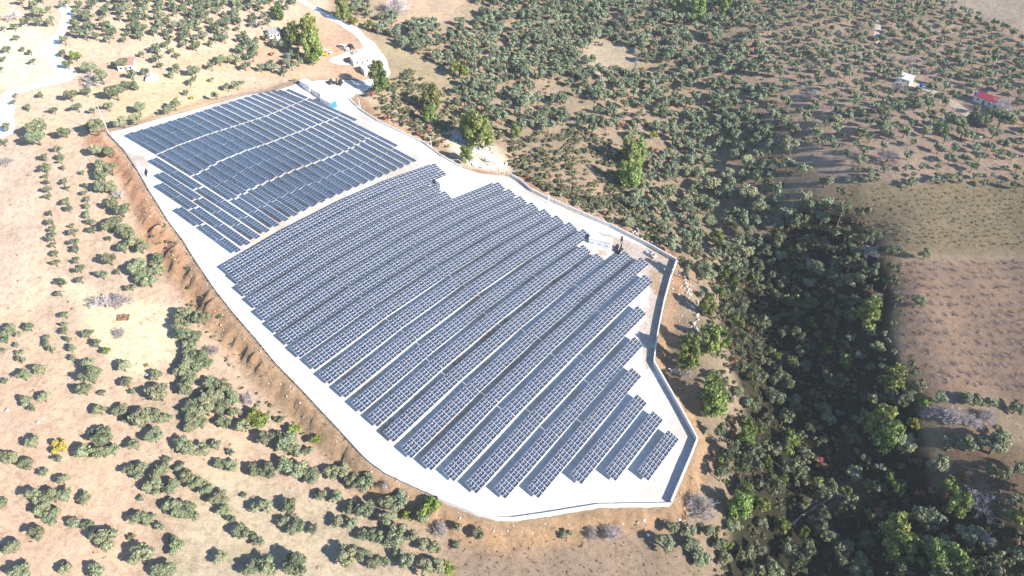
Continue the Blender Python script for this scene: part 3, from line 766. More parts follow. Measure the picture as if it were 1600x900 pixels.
def bare(seed, depth=4, spread=.75, upright=.35, w0=.05, kids=4):
    """leafless crown of unit radius: limbs and twigs as thin strips"""
    r = np.random.default_rng(seed); Vs, Fs, Ts = [], [], []; b = [0]
    def strip(p, q, w):
        d = q - p; s = np.cross(d, r.normal(size=3)); s /= np.linalg.norm(s) + 1e-9; s2 = np.cross(d, s); s2 /= np.linalg.norm(s2) + 1e-9
        for v in (s, s2):
            Vs.append(np.array([p - v * w, p + v * w, q + v * w * .55, q - v * w * .55])); Fs.append(np.array([[0, 1, 2], [0, 2, 3]]) + b[0]); b[0] += 4
            Ts.append(np.full(4, r.uniform(.1, 1)))
    def grow(p, d, L, w, k):
        q = p + d * L; strip(p, q, w)
        if k == 0: return
        for _ in range(kids if k > 1 else kids + 1):
            e = d + spread * r.normal(size=3); e[2] += upright * .5; e /= np.linalg.norm(e)
            grow(p + d * L * r.uniform(.45, 1), e, L * r.uniform(.62, .82), w * .55, k - 1)
    for _ in range(5):
        d = np.array([r.normal() * .7, r.normal() * .7, .85]); d /= np.linalg.norm(d); grow(np.array([0, 0, -.75]), d, .62, w0, depth - 1)
    V = np.concatenate(Vs); ext = np.percentile(np.abs(V[:, :2]), 96); V = V * np.array([1 / ext, 1 / ext, 1 / ext * .95])
    return V, np.concatenate(Fs), np.concatenate(Ts)
def poplar(seed):
    r = np.random.default_rng(seed); Vs, Fs, Ts = [], [], []; b = 0
    for k in range(260):
        z = r.uniform(0, 1) ** .8 * 6.4; an = r.uniform(0, 6.28); rad = .55 * (1 - z / 7.5); p = np.array([0, 0, z]); q = np.array([rad * math.cos(an), rad * math.sin(an), z + r.uniform(.9, 1.8)])
        s = np.cross(q - p, r.normal(size=3)); s = s / np.linalg.norm(s) * .035
        Vs.append(np.array([p - s, p + s, q])); Fs.append(np.array([[0, 1, 2]]) + b); b += 3; Ts.append(np.full(3, r.uniform(.3, 1)))
    return np.concatenate(Vs), np.concatenate(Fs), np.concatenate(Ts)
def trunk_mesh(seed, h, r0, limbs=3, mat='bark', up=.6):
    r = random.Random(seed); b = MB(); p = Vector((0, 0, -.3)); q = Vector((r.uniform(-.12, .12), r.uniform(-.12, .12), h * .55))
    b.tube(p, q, r0 * 1.25, r0 * .85, 7)
    for k in range(limbs):
        an = k * 6.28 / limbs + r.uniform(-.5, .5); e = q + Vector((math.cos(an) * .45, math.sin(an) * .45, up)) * h * .75
        b.tube(q - Vector((0, 0, .02)), e, r0 * .65, r0 * .22, 5)
        e2 = e + Vector((math.cos(an + .7) * .4, math.sin(an + .7) * .4, .3)) * h * .4; b.tube(e, e2, r0 * .26, r0 * .1, 4)
    return b.mesh("trunk", M[mat])

def var(name, gen, mat, n=6):
    raw = [gen(s) for s in range(n)]
    return raw, [mesh_np("crown", V, Fc, [M[mat]], tint=T) for V, Fc, T in raw]
olive_hi, OLIVE = var('olive', lambda s: crown(100 + s, 17, 1500, .165, core=1), 'olive', 8)
_, PINE = var('pine', lambda s: crown(200 + s, 24, 1500, .17, 'pine', hz=1), 'pine', 4)
_, GREEN = var('green', lambda s: crown(240 + s, 13, 950, .19), 'green', 3)
_, AUTUMN = var('autumn', lambda s: crown(260 + s, 10, 700, .19), 'autumn', 3)
_, YELLOW = var('yellow', lambda s: crown(280 + s, 10, 700, .19), 'yellow', 2)
_, SHRUB = var('shrub', lambda s: crown(300 + s, 9, 600, .22, hz=.65), 'scrub', 3)
_, BARE = var('bare', lambda s: bare(400 + s, kids=5, w0=.055), 'twig', 4)
_, DEAD = var('dead', lambda s: bare(430 + s, w0=.06), 'dead', 2)
_, CYP = var('column', lambda s: crown(460 + s, 10, 700, .17, 'column', hz=1), 'green', 2)
_, POP = var('poplar', lambda s: poplar(480 + s), 'dead', 2)
TRUNK = [trunk_mesh(s, 1.0, .085) for s in range(4)]
PTRUNK = [trunk_mesh(10 + s, 1.0, .055, 2, up=1.2) for s in range(2)]

KINDS = {  # kind: meshes, name, category, height of crown centre and vertical stretch as shares of the crown's radius, trunk
    'o': (OLIVE, 'olive_tree', 'olive tree', 1.08, 1.0, TRUNK), 'p': (PINE, 'pine_tree', 'pine tree', 1.6, 1.25, PTRUNK), 'g': (GREEN, 'broadleaf_tree', 'tree', .95, 1.1, TRUNK),
    'a': (AUTUMN, 'autumn_shrub', 'shrub', .7, .95, TRUNK), 'y': (YELLOW, 'yellow_tree', 'tree', .8, 1.0, TRUNK), 's': (SHRUB, 'green_shrub', 'shrub', .6, .9, TRUNK),
    'b': (BARE, 'bare_tree', 'bare tree', .9, 1.0, TRUNK), 'd': (DEAD, 'bleached_bare_tree', 'bare tree', .9, 1.0, TRUNK), 'c': (CYP, 'columnar_tree', 'tree', 1.3, 1.7, PTRUNK)}
def L(s): return [tuple(float(v) for v in q.split(',')) for q in s.replace('\n', ' ').split(';') if q.strip()]
T_ = {}
T_['o'] = L("""24,58,14;10,75,17;35,76,12;47,80,15;51,95,14;3,91,13;1,108,13;21,41,17;5,44,13;59,16,27;100,5,18;130,19,25;100,61,21;100,80,20;105,99,22;137,105,27;157,117,32;180,141,35;187,97,27;
205,114,24;226,110,20;212,132,20;196,132,20;109,147,25;135,143,19;64,147,15;22,148,10;21,159,12;41,167,17;84,172,15;121,167,20;145,170,17;169,165,20;217,168,25;150,195,35;135,197,22;190,189,27;212,185,25;231,181,24;
260,170,20;272,162,25;290,144,14;296,125,20;331,124,12;355,134,20;370,131,22;336,147,20;302,110,27;267,115,17;250,102,15;222,84,15;246,90,22;275,86,15;275,105,22;330,102,20;342,92,25;367,90,27;9,197,20;56,197,37;57,212,35;100,204,27;5,220,20;41,32,20;60,32,20;80,31,20;
69,244,17;70,262,21;71,285,15;74,295,17;75,307,14;79,332,15;80,344,20;81,357,16;82,369,20;84,382,15;86,395,17;87,410,18;92,441,22;72,275,12;90,232,17;94,244,17;95,251,13;97,262,13;99,283,15;104,293,14;105,314,18;107,325,17;114,362,19;117,378,19;117,389,20;120,406,16;124,419,20;127,436,19;112,352,12;
129,269,12;131,290,14;131,300,13;135,311,14;135,322,15;137,334,16;141,347,18;145,358,18;171,404,28;160,429,20;185,424,15;170,372,13;150,232,30;170,235,25;160,257,32;172,262,28;160,272,25;155,290,28;170,292,28;175,317,30;190,327,30;170,350,30;180,345,27;190,357,30;200,365,27;210,375,30;220,385,28;192,386,25;215,415,35;225,425,32;245,405,28;247,420,28;232,437,32;217,430,28;205,447,20;152,275,20;
94,457,17;102,491,18;100,507,16;101,517,17;105,530,17;110,544,20;111,559,17;15,516,30;27,522,14;46,510,22;7,530,20;24,539,14;32,549,15;4,547,12;31,562,18;71,526,16;75,536,18;79,546,17;136,521,20;151,535,22;37,586,27;62,575,28;6,595,16;137,567,26;140,585,42;192,570,28;130,607,32;160,614,15;197,597,25;207,612,15;242,585,25;42,624,27;67,620,25;51,636,19;247,612,42;155,639,27;187,641,30;200,652,22;222,652,45;245,650,32;260,652,25;
287,487,32;282,505,34;305,495,28;317,497,30;285,522,34;302,525,34;295,542,32;310,555,36;295,562,34;287,577,36;305,570,32;322,567,28;295,590,34;287,607,32;332,600,34;347,605,34;320,617,36;337,622,36;360,622,34;300,635,34;322,637,38;345,635,32;300,650,36;312,660,30;297,665,28;160,672,28;145,674,18;365,645,30;380,665,32;350,660,30;
50,691,30;90,716,20;132,704,34;157,705,34;175,703,28;162,682,40;5,712,26;17,716,28;40,725,30;67,737,20;97,750,26;2,783,25;52,774,36;80,775,36;100,774,32;130,780,28;67,797,36;82,807,34;115,815,26;135,822,24;57,832,34;15,855,34;32,890,42;100,887,28;150,890,36;165,837,50;217,735,36;200,732,26;247,735,36;240,760,36;265,760,36;222,777,16;265,787,32;285,797,42;300,800,36;217,810,36;230,810,28;250,822,22;262,717,18;210,694,28;240,680,36;282,694,34;295,700,34;317,702,34;337,695,26;360,707,16;282,729,24;290,742,28;305,752,34;322,762,32;342,775,36;350,795,28;360,812,24;345,725,26;362,729,28;382,774,14;397,792,24;397,732,30;377,832,34;395,837,20;342,869,30;277,850,36;265,847,24;220,867,48;257,892,44;392,885,36;205,840,16;
415,682,36;445,687,44;457,702,36;480,702,24;445,727,36;415,735,40;465,735,40;485,737,34;487,747,30;520,737,32;535,735,32;550,750,36;570,752,40;415,790,32;450,790,34;500,774,26;527,775,28;442,815,26;462,822,34;487,825,24;547,792,28;570,795,38;525,815,28;547,817,28;562,835,24;580,835,26;405,847,20;415,885,40;465,882,56;540,867,44;565,867,34;585,880,28;600,880,24;610,782,44;625,780,36;605,810,36;622,827,34;592,840,28;615,847,38;660,805,36;645,837,26;660,850,26;680,855,30;710,852,18;635,875,32;665,885,36;682,885,36;715,822,22;747,835,28;622,867,22;
886,836,24;1050,822,30;1040,847,40;1075,827,34;1075,845,36;1087,860,36;1095,872,36;1147,822,32;1122,847,30;1132,872,30;1192,817,26;1105,827,30;1210,704,28;1262,710,24;1259,734,18;1337,740,36;1375,731,22;1415,694,44;1470,725,44;1487,692,36;1517,692,44;1560,692,60;1550,734,26;1592,730,28;1450,805,62;1450,850,40;1517,835,48;1475,847,36;1315,850,44;1232,855,40;1212,887,40;1350,885,50;1580,780,24;
1222,464,15;1247,474,24;1226,489,22;1265,461,22;1300,455,18;1295,477,24;1437,467,28;1409,489,14;1396,505,14;1277,522,20;1305,527,16;1330,527,24;1360,519,20;1382,520,14;1387,532,14;1206,545,20;1226,551,18;1322,539,18;1322,557,20;1345,555,20;1372,542,28;1397,549,15;1260,571,26;1292,577,20;1425,567,20;1432,580,16;1362,572,24;1382,575,24;1437,600,32;1420,610,32;1425,622,26;1322,592,18;1240,591,16;1212,620,36;1240,624,28;1287,640,34;1295,655,32;1312,644,20;1350,620,22;1472,621,28;1510,622,28;1525,625,28;1550,627,26;1590,635,34;1560,672,26;
1257,262,28;1292,281,28;1345,249,28;1420,284,24;1427,271,14;1257,307,34;1272,320,34;1295,316,28;1322,321,24;1285,337,34;1305,360,26;1215,310,26;1205,325,20;1215,350,24;1262,370,24;1250,377,22;1222,400,26;1272,415,36;1265,442,26;1280,422,28;1325,437,30;1312,440,26;1362,425,24;1372,415,18;1345,432,26;1400,387,26;1377,390,20;1447,396,26;1590,290,24;1475,284,12;1500,282,14;1562,285,14;1360,272,20;1347,279,22;1325,279,16;1370,279,16;1385,262,20;1360,264,16;1337,264,16;1415,262,16;1440,259,18;1465,274,18;1492,274,16;1525,272,20;1520,260,24;1570,261,14;1550,272,14;1537,285,18;
1105,247,26;1095,267,30;1077,267,26;1137,270,30;1145,282,26;1112,285,36;1090,290,26;1097,310,32;1032,312,34;1035,325,28;1070,317,34;1077,325,30;1082,342,28;1012,317,24;1015,330,24;985,345,26;997,332,14;1005,342,14;1005,356,20;1040,355,28;1110,342,34;1137,329,22;1170,360,28;1095,365,24;1080,385,34;1090,390,26;1167,392,32;1142,420,30;1100,415,34;1110,425,34;1117,417,22;1147,240,26;1190,257,30;1170,252,30;1140,295,34;1170,300,40;1125,300,26;1187,322,30;1190,310,28;1047,297,34;1010,290,24;995,302,30;1162,272,24;
1122,550,24;1160,550,20;1117,586,26;1132,595,26;1155,612,26;1172,630,28;1165,650,22;1177,577,24;1132,515,14;1185,536,14;1102,460,22;
1570,180,44;1210,160,17;1232,160,18;1249,172,20;1271,160,19;1302,160,22;1335,160,20;1311,172,22;1330,175,22;1347,172,22;1365,162,22;1380,172,28;1412,174,20;1397,160,24;1427,189,20;1446,179,24;1460,192,22;1480,177,24;1432,160,28;1455,161,26;1502,190,30;1475,200,30;1507,205,30;1447,202,26;1415,204,26;1362,189,24;1380,197,34;1347,205,26;1310,186,28;1292,189,22;1310,200,24;1277,205,26;1240,200,28;1282,219,22;1230,217,28;1537,185,32;1555,205,28;436,66,24;424,66,22;447,68,22;440,50,20;418,56,20;1548,172,18;1416,137,18""")
T_['p'] = L("""482,50,36;487,75,36;457,52,26;535,15,24;434,19,18;592,122,32;674,155,30;673,180,24;747,205,46;735,197,36;805,205,18;727,242,22;984,242,38;997,240,34;987,272,38;1106,477,28;1112,532,38;1099,517,16;1077,552,42;1112,613,46;1117,632,42;1155,790,44;1165,686,30;1385,680,46;1405,827,50;1407,855,54;1460,872,48;1482,875,44;1502,882,42;1360,490,38;1397,595,42;1375,662,46;1060,10,22;1092,12,26;1132,5,28;1500,790,36""")
T_['g'] = L("""117,86,22;165,547,18;395,647,34;407,655,38;460,670,26;492,685,24;670,792,42;637,805,20;700,887,28;717,107,38;552,32,20;575,37,20;1120,370,30;1219,750,38;1232,685,38;1020,210,20;1039,45,18;1250,417,20;1442,627,26;1235,672,16;1165,660,22;1430,662,28;972,272,28;1220,820,36;1192,785,36;1585,807,34""")
T_['a'] = L("""1266,757,26;1342,707,20;1484,757,28;1506,747,24;1436,771,22;1455,767,16;1592,847,20;1372,802,22;1282,725,26;1127,480,18;1147,657,22;1022,235,22;824,275,12;857,277,16;900,287,10;911,291,9;1012,264,10;605,183,16;655,208,16;670,200,16;640,190,12;595,37,12;425,84,12;580,146,18;970,195,16;945,188,14;790,205,9;692,220,12""")
T_['y'] = L("""92,697,32;229,571,9;324,519,7;1475,795,15;700,228,9;300,152,10;460,124,8""")
T_['b'] = L("""9,249,20;160,470,34;186,467,34;187,519,20;385,622,24;330,542,26;682,825,32;605,757,18;930,830,30;958,831,34;1095,792,50;1065,580,34;1545,835,30;1372,462,18;1462,645,34;1490,647,38;1520,650,38;1545,650,32;1365,391,28;1390,240,38;1260,146,22;620,8,40;1405,134,30;1445,110,16;1570,165,34;1182,47,16;1395,90,16;1425,92,16""")
T_['d'] = L("""18,18,30;142,120,36;186,302,24;1540,785,44;1527,775,26;1188,45,15;1275,142,16;1560,172,20""")
T_['s'] = L("""862,292,26;877,295,22;920,310,22;940,320,26;950,332,22;960,325,18;812,270,20;435,655,22;600,158,18;615,165,20;640,175,20;655,185,18;690,200,18;630,185,14;700,212,14;1300,790,20""")
RAD = {}
def tree_world(items, kind):
    A = np.array(items); P = ground(A[:, :2]); dep = proj(P)[:, 2]; R = A[:, 2] / 2 * dep / F_PX
    k = KINDS[kind]
    for _ in range(2):
        P = ground(A[:, :2], R * k[3] * .9); dep = proj(P)[:, 2]; R = A[:, 2] / 2 * dep / F_PX
    return P, R * (1.0 if kind == 'p' else .87)
SIZE = lambda d: "large" if d >= 36 else "small" if d < 22 else "mid-sized"
ZONES = [  # picture areas (x0, x1, y0, y1) and how to find them
    (0, 120, 0, 225, "on the pale slope by the white dirt road"), (120, 175, 0, 225, "above the yard's far left corner"), (175, 245, 0, 225, "around the far left hut"), (245, 600, 0, 150, "on the slope behind the cross rows"), (245, 400, 150, 225, "just outside the far fence"),
    (0, 88.5, 225, 465, "in the leftmost young orchard column"), (88.5, 128.5, 225, 465, "in the second young orchard column"), (128.5, 149.5, 225, 465, "in the third young orchard column"), (149.5, 270, 225, 350, "in the upper left tree belt"), (149.5, 270, 350, 480, "in the middle left tree belt"),
    (0, 90, 465, 660, "in the bare field at the left edge"), (90, 170, 465, 660, "in the field beside the bare grey bush"), (170, 275, 465, 660, "west of the long tree belt"), (275, 315, 465, 680, "in the long belt below the left bank"), (315, 400, 465, 680, "at the foot of the left bank"),
    (0, 110, 660, 765, "near the yellow tree at lower left"), (110, 230, 660, 765, "right of the yellow tree"), (230, 330, 660, 765, "in the lower left grove"), (330, 430, 660, 765, "between lower left grove and bank"), (430, 560, 660, 765, "below the bank's curve"), (560, 760, 700, 800, "under the front wall"),
    (0, 120, 765, 910, "in the bottom left corner"), (120, 235, 765, 910, "in the bottom left field"), (235, 330, 765, 910, "in the straw field at the bottom"), (330, 430, 765, 910, "among the sparse bottom trees"), (430, 520, 765, 910, "below the curved tree row"), (520, 600, 765, 910, "in the bottom grove"), (600, 760, 800, 910, "left of the dry grass field"),
    (760, 1120, 800, 910, "below the front right corner"), (1100, 1200, 640, 910, "in the dark ravine past the corner"), (1200, 1340, 680, 910, "around the ravine's stone terrace"), (1340, 1470, 680, 910, "on the ravine's lower right side"), (1470, 1600, 680, 910, "by the dry patch at lower right"),
    (1060, 1200, 430, 640, "beside the right hand wall"), (1190, 1290, 440, 680, "deep in the shaded ravine"), (1290, 1365, 440, 680, "on the shaded ravine slope"), (1365, 1450, 400, 680, "along the brown field's left border"), (1450, 1600, 600, 680, "along the brown field's lower border"),
    (1365, 1600, 370, 400, "on the two fields' shared border"), (1200, 1300, 290, 450, "at the ravine head"), (1300, 1365, 290, 450, "at the green field's left border"), (1300, 1600, 240, 295, "in orchard rows above the green field"),
    (960, 1060, 220, 400, "just beyond the upper right wall"), (1060, 1130, 220, 440, "in the wood above the wall corner"), (1130, 1300, 220, 440, "in the wood left of the fields"), (1200, 1340, 0, 240, "in the right hillside orchard"), (1340, 1440, 0, 240, "in the orchard below the farm track"), (1440, 1600, 0, 240, "around the red roofed farmhouse")]
LABELS = {}
def build_trees():
    rest = []
    for kind, items in T_.items():
        P, R = tree_world(items, kind); meshes, name, cat, hc, st, trunks = KINDS[kind]
        order = np.argsort([-q[2] for q in items]); keep = set(order[:298].tolist()) if kind == 'o' else set(range(len(items)))
        byz = {}
        for i, it in enumerate(items):
            if in_yard(P[i][0], P[i][1])[0] and kind != 'p': continue
            if i not in keep: rest.append((P[i], R[i])); continue
            z = next((q[4] for q in ZONES if q[0] <= it[0] < q[1] and q[2] <= it[1] < q[3]), None) or ("on the wooded slope behind the yard" if it[1] < 300 else "among the trees around the yard")
            byz.setdefault(z, []).append(i)
        for z, ids in byz.items():
            ids.sort(key=lambda i: items[i][1])
            for k, i in enumerate(ids):
                d = items[i][2]; p, r = P[i], R[i]
                rz = random.uniform(0, 6.28); root = empty(name, (p[0], p[1], p[2]), rz)
                what = {'o': 'grey-green olive', 'p': 'bright green pine', 'g': 'fresh green tree', 'a': 'rust-orange autumn shrub', 'y': 'bright yellow tree', 's': 'green maquis shrub', 'b': 'leafless grey tree', 'd': 'bleached leafless tree', 'c': 'slim green tree'}[kind]
                which = "" if len(ids) == 1 else f", {ordinal(k + 1)} from top"
                lab = f"{SIZE(d)} {what}{which} {z}"
                tag(root, lab, cat, {'o': "olive trees around the solar yard", 'p': "pines around the solar yard"}.get(kind, cat + "s of the " + name.replace('_', ' ') + " kind"))
                sx = r * random.uniform(.94, 1.06); sz = r * st * random.uniform(.9, 1.1)
                obj("crown", meshes[random.randrange(len(meshes))], root, (0, 0, r * hc), random.uniform(0, 6.28), (sx, r * random.uniform(.92, 1.06), sz))
                if kind not in 's': obj("trunk", random.choice(trunks), root, (0, 0, 0), 0, (r * 1.0, r * 1.0, r * hc * (1.05 if kind != 'p' else 1.3)))
    return rest
rest_trees = build_trees()
for i, (px, hgt) in enumerate([((1055, 84), 11), ((991, 122), 13)]):
    p = ground([px])[0]; root = empty("poplar_tree", p)
    tag(root, ["bare pale poplar spire standing farther back among dark trees", "bare pale poplar spire beside the bright clearing"][i], "bare tree", "bare poplars in the valley")
    obj("crown", POP[i], root, (0, 0, 1.2), 0, (hgt / 7.6 * 1.3, hgt / 7.6 * 1.3, hgt / 7.6)); b = MB(); b.tube((0, 0, -.3), (0, 0, hgt * .6), .22, .08, 6); b.build("trunk", M['dead'], root)

# ---- what nobody would count: the rest of the groves, the maquis, the vine stocks
def scatter(poly, step, jit, prob, rot=0.0, holes=(), ratio=1.0):
    P = ground([q for q in poly]); lo, hi = P[:, :2].min(0) - 30, P[:, :2].max(0) + 30
    w = np.arange(-500, 500, step); A, B = np.meshgrid(w, w * ratio); c, s = math.cos(rot), math.sin(rot); cx = (lo + hi) / 2
    X = cx[0] + A * c - B * s + RNG.uniform(-jit, jit, A.shape) * step; Y = cx[1] + A * s + B * c + RNG.uniform(-jit, jit, A.shape) * step
    X, Y = X.ravel(), Y.ravel(); k = (X > lo[0]) & (X < hi[0]) & (Y > lo[1]) & (Y < hi[1]); X, Y = X[k], Y[k]
    Z = land_z(X, Y); q = proj(np.stack([X, Y, Z], 1)); k = inpoly(q[:, 0], q[:, 1], poly) & (RNG.uniform(size=len(X)) < prob)
    for (hx, hy, rx, ry) in holes: k &= ((q[:, 0] - hx) / rx) ** 2 + ((q[:, 1] - hy) / ry) ** 2 > 1
    k &= ~in_yard(X, Y); return np.stack([X, Y, Z], 1)[k]
ALLP = {k: tree_world(v, k) for k, v in T_.items()}
XY_ALL = np.concatenate([v[0][:, :2] for v in ALLP.values()]); R_ALL = np.concatenate([v[1] for v in ALLP.values()])
def clear_of(P, rad, f=.75):
    k = np.ones(len(P), bool)
    for (x, y), r in zip(XY_ALL, R_ALL): k &= np.hypot(P[:, 0] - x, P[:, 1] - y) > (r + rad) * f
    return P[k]
HOLES = [(690,22,62,24),(955,92,42,20),(868,148,30,16),(670,120,46,20),(690,150,30,14),(640,150,24,10),(1000,112,30,10),(760,215,50,22),(905,175,35,12),(1090,150,40,8),(1150,60,24,10),(1180,130,26,8)]
ROADH = [(100,12,14,14),(98,45,16,14),(80,72,16,14),(96,108,16,14),(530,32,14,9),(555,48,16,9),(585,80,26,24),(590,110,30,24),(540,75,40,26),(1372,48,8,26),(1420,132,22,7),(1470,150,20,8),(1500,170,18,10),(1537,160,26,14),(505,22,14,9)]
GROVES = [  # outline, spacing, jitter, share kept, turn, crown radius lo/hi
    ([(105,-30),(455,-30),(470,15),(420,45),(395,75),(330,75),(260,100),(215,70),(150,70),(112,60)], 5.6, .35, .85, .3, 1.7, 3.0), ([(160,-20),(440,-20),(400,50),(310,62),(200,40)], 4.8, .4, .92, .2, 2.0, 3.3),
    ([(-40,-40),(90,-30),(85,30),(40,36),(-40,36)], 8, .4, .7, 0, 1.8, 3.0), ([(385,60),(440,62),(478,100),(500,112),(455,122),(385,122),(372,92)], 5.4, .4, .85, .2, 2.1, 3.1),
    ([(440,-30),(560,-30),(600,25),(560,30),(520,10)], 6.5, .4, .8, 0, 2.2, 3.4),
    ([(530,5),(600,28),(690,45),(735,10),(760,-40),(1140,-40),(1190,60),(1235,230),(1240,330),(1160,440),(1060,400),(960,330),(1010,230),(900,205),(800,215),(720,190),(690,150),(700,120),(640,85),(600,60),(560,40)], 5.5, .42, .9, .4, 2.5, 3.9),
    ([(1140,-40),(1430,-40),(1560,45),(1640,80),(1640,150),(1510,140),(1440,120),(1300,128),(1200,110)], 5.9, .13, .94, .25, 2.0, 2.8), ([(1200,105),(1420,118),(1500,140),(1640,140),(1640,250),(1440,262),(1330,250),(1240,240),(1200,160)], 7.0, .12, .92, .18, 2.1, 2.9),
    ([(1440,655),(1640,660),(1640,700),(1470,700)], 8, .4, .5, 0, 1.5, 2.6),
    ([(600,60),(700,120),(690,150),(600,150),(610,110)], 9, .45, .35, 0, 1.4, 2.4), ([(1330,255),(1640,245),(1640,292),(1300,292)], 6.2, .2, .8, .18, 1.4, 2.2)]
def join_scatter(name, raws, P, R, mat, hz, flat=1.0):
    """many copies in one mesh"""
    Vs, Fs, Ts = [], [], []; b0 = 0; r = RNG
    for (x, y, z), q in zip(P, R):
        V, Fc, T = raws[r.integers(len(raws))]; a = r.uniform(0, 6.28); c, s = math.cos(a), math.sin(a); k = q * r.uniform(.9, 1.1, 2)
        W = np.stack([(V[:, 0] * c - V[:, 1] * s) * k[0] + x, (V[:, 0] * s + V[:, 1] * c) * k[1] + y, V[:, 2] * q * flat + z + q * hz], 1)
        Vs.append(W); Fs.append(Fc + b0); b0 += len(V); Ts.append(np.clip(T * r.uniform(.75, 1.1) + r.uniform(-.2, .2), 0, 1))
    return tag(obj(name, mesh_np(name, np.concatenate(Vs), np.concatenate(Fs), [M[mat]], tint=np.concatenate(Ts))), kind="stuff")
pts, rad = [], []
for poly, st, ji, pr, ro, r0, r1 in GROVES:
    P = scatter(poly, st, ji, pr, ro, HOLES + ROADH); P = clear_of(P, (r0 + r1) / 2, .72)
    if pts and len(P):
        Q = np.concatenate(pts); d2 = np.array([np.min((Q[:, 0] - p[0]) ** 2 + (Q[:, 1] - p[1]) ** 2) for p in P]); P = P[d2 > 14]
    pts.append(P); rad.append(RNG.uniform(r0, r1, len(P)))
pts = np.concatenate(pts + [np.array([q[0] for q in rest_trees])]); rad = np.concatenate(rad + [np.array([q[1] for q in rest_trees])])
olive_lo = [crown(500 + s, 7, 250, .26, core=1) for s in range(7)]
o = join_scatter("olive_grove", olive_lo, pts, rad, 'grove', 1.1); o["label"] = "grey-green olive groves and oak wood covering the far slopes"
RAVINE = [([(1060,425),(1160,440),(1240,330),(1310,340),(1350,440),(1340,520),(1380,600),(1430,690),(1640,770),(1640,960),(1130,960),(1110,870),(1140,760),(1150,680),(1180,620),(1110,500)], 5.8, .42, .85, .5, 2.0, 3.6), ([(1140,300),(1250,300),(1330,310),(1395,430),(1370,500),(1300,520),(1180,470),(1120,430)], 5.0, .42, .95, .5, 2.2, 3.6),
    ([(1085,565),(1130,510),(1190,560),(1190,700),(1140,790),(1118,790),(1122,700),(1085,640)], 4.4, .45, .75, .4, 1.3, 2.8),
    ([(1360,395),(1402,400),(1410,470),(1430,560),(1455,640),(1420,665),(1370,560),(1345,460)], 4.6, .42, .85, .4, 1.8, 3.0)]
rpts, rrad = [], []
for poly, st, ji, pr, ro, r0, r1 in RAVINE:
    P = clear_of(scatter(poly, st, ji, pr, ro), (r0 + r1) / 2, .7); Q = np.concatenate([pts] + rpts); d2 = np.array([np.min((Q[:, 0] - p[0]) ** 2 + (Q[:, 1] - p[1]) ** 2) for p in P]); P = P[d2 > 12]
    rpts.append(P); rrad.append(RNG.uniform(r0, r1, len(P)))
rpts = np.concatenate(rpts); rrad = np.concatenate(rrad)
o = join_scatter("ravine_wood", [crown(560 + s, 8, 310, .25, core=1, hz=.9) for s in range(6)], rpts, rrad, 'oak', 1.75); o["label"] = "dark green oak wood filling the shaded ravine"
pts = np.concatenate([pts, rpts]); rad = np.concatenate([rad, rrad])
def stems():
    Vs, Fs = [], []; b0 = 0; base = MB(); base.tube((0, 0, -.2), (0, 0, 1), .12, .07, 4, cap=False); V = np.array(base.v); Fq = np.array(base.f)
    for p, q in zip(pts, rad): Vs.append(V * np.array([q * .8, q * .8, q * 1.1]) + p); Fs.append(Fq + b0); b0 += len(V)
    return tag(obj("grove_trunk_mass", mesh_np("grove_trunk_mass", np.concatenate(Vs), np.concatenate(Fs), [M['bark']])), kind="stuff")
stems()
MAQ = [(575,140),(640,110),(700,150),(730,195),(800,215),(900,205),(1010,235),(1000,300),(1050,390),(1000,372),(940,340),(850,300),(805,270),(770,215),(700,205),(690,238),(640,205),(590,180)]
P = clear_of(scatter(MAQ, 2.6, .45, .85, .3, [(760,240,40,26),(720,225,20,12)]), 1.0, .6)
join_scatter("maquis_scrub", [crown(600 + s, 5, 90, .45, hz=.7) for s in range(4)], P, RNG.uniform(.8, 2.3, len(P)), 'scrub', .5, .85)
P2 = clear_of(scatter(MAQ, 3.3, .45, .5, .7), 1.0, .5)
join_scatter("dry_scrub", [crown(620 + s, 4, 70, .5, hz=.6) for s in range(3)], P2, RNG.uniform(.5, 1.2, len(P2)), 'dryscrub', .4, .8)
BANK = [(250,330),(292,400),(335,478),(390,555),(450,640),(540,722),(500,715),(400,640),(340,560),(285,455),(235,365)]
PB = clear_of(scatter(BANK, 2.6, .45, .5, .3), .8, .6)
join_scatter("bank_scrub", [crown(660 + s, 5, 80, .45, hz=.7) for s in range(4)], PB, RNG.uniform(.35, 1.2, len(PB)), 'scrub', .4, .85)
# undergrowth of the ravine
RAV = [(1090,420),(1160,440),(1240,330),(1320,340),(1370,440),(1380,560),(1440,690),(1640,790),(1640,980),(1120,980),(1105,860),(1130,760),(1110,700),(1150,640),(1100,520)]
P3 = clear_of(scatter(RAV, 2.5, .45, .8, .2), .8, .5)
join_scatter("ravine_undergrowth", [crown(640 + s, 4, 50, .5, hz=.7) for s in range(5)], P3, RNG.uniform(.6, 1.6, len(P3)), 'scrub', .5, .85)
PG = clear_of(scatter(RAV, 11.0, .45, .75, .6), 2.0, .5)
join_scatter("ravine_fresh_wood", [crown(670 + s, 9, 330, .24, hz=1.0) for s in range(4)], PG, RNG.uniform(1.6, 3.2, len(PG)), 'green', 1.9, 1.15)
PA = clear_of(scatter(RAV, 13.0, .48, .6, .9), 1.0, .5)
join_scatter("ravine_autumn_scrub", [crown(680 + s, 6, 150, .32, hz=.8) for s in range(3)], PA, RNG.uniform(.9, 1.9, len(PA)), 'autumn', 1.2)
WOOD = GROVES[5][0]
PU = scatter(WOOD, 5.2, .48, .75, .9, [h for h in HOLES[:2]]); 
join_scatter("wood_undergrowth", [crown(690 + s, 4, 40, .55, hz=.7) for s in range(4)], PU, RNG.uniform(.7, 1.7, len(PU)), 'scrub', .45, .85)
vine_raw = [bare(700 + s, depth=3, w0=.06, spread=.9, kids=3) for s in range(5)]
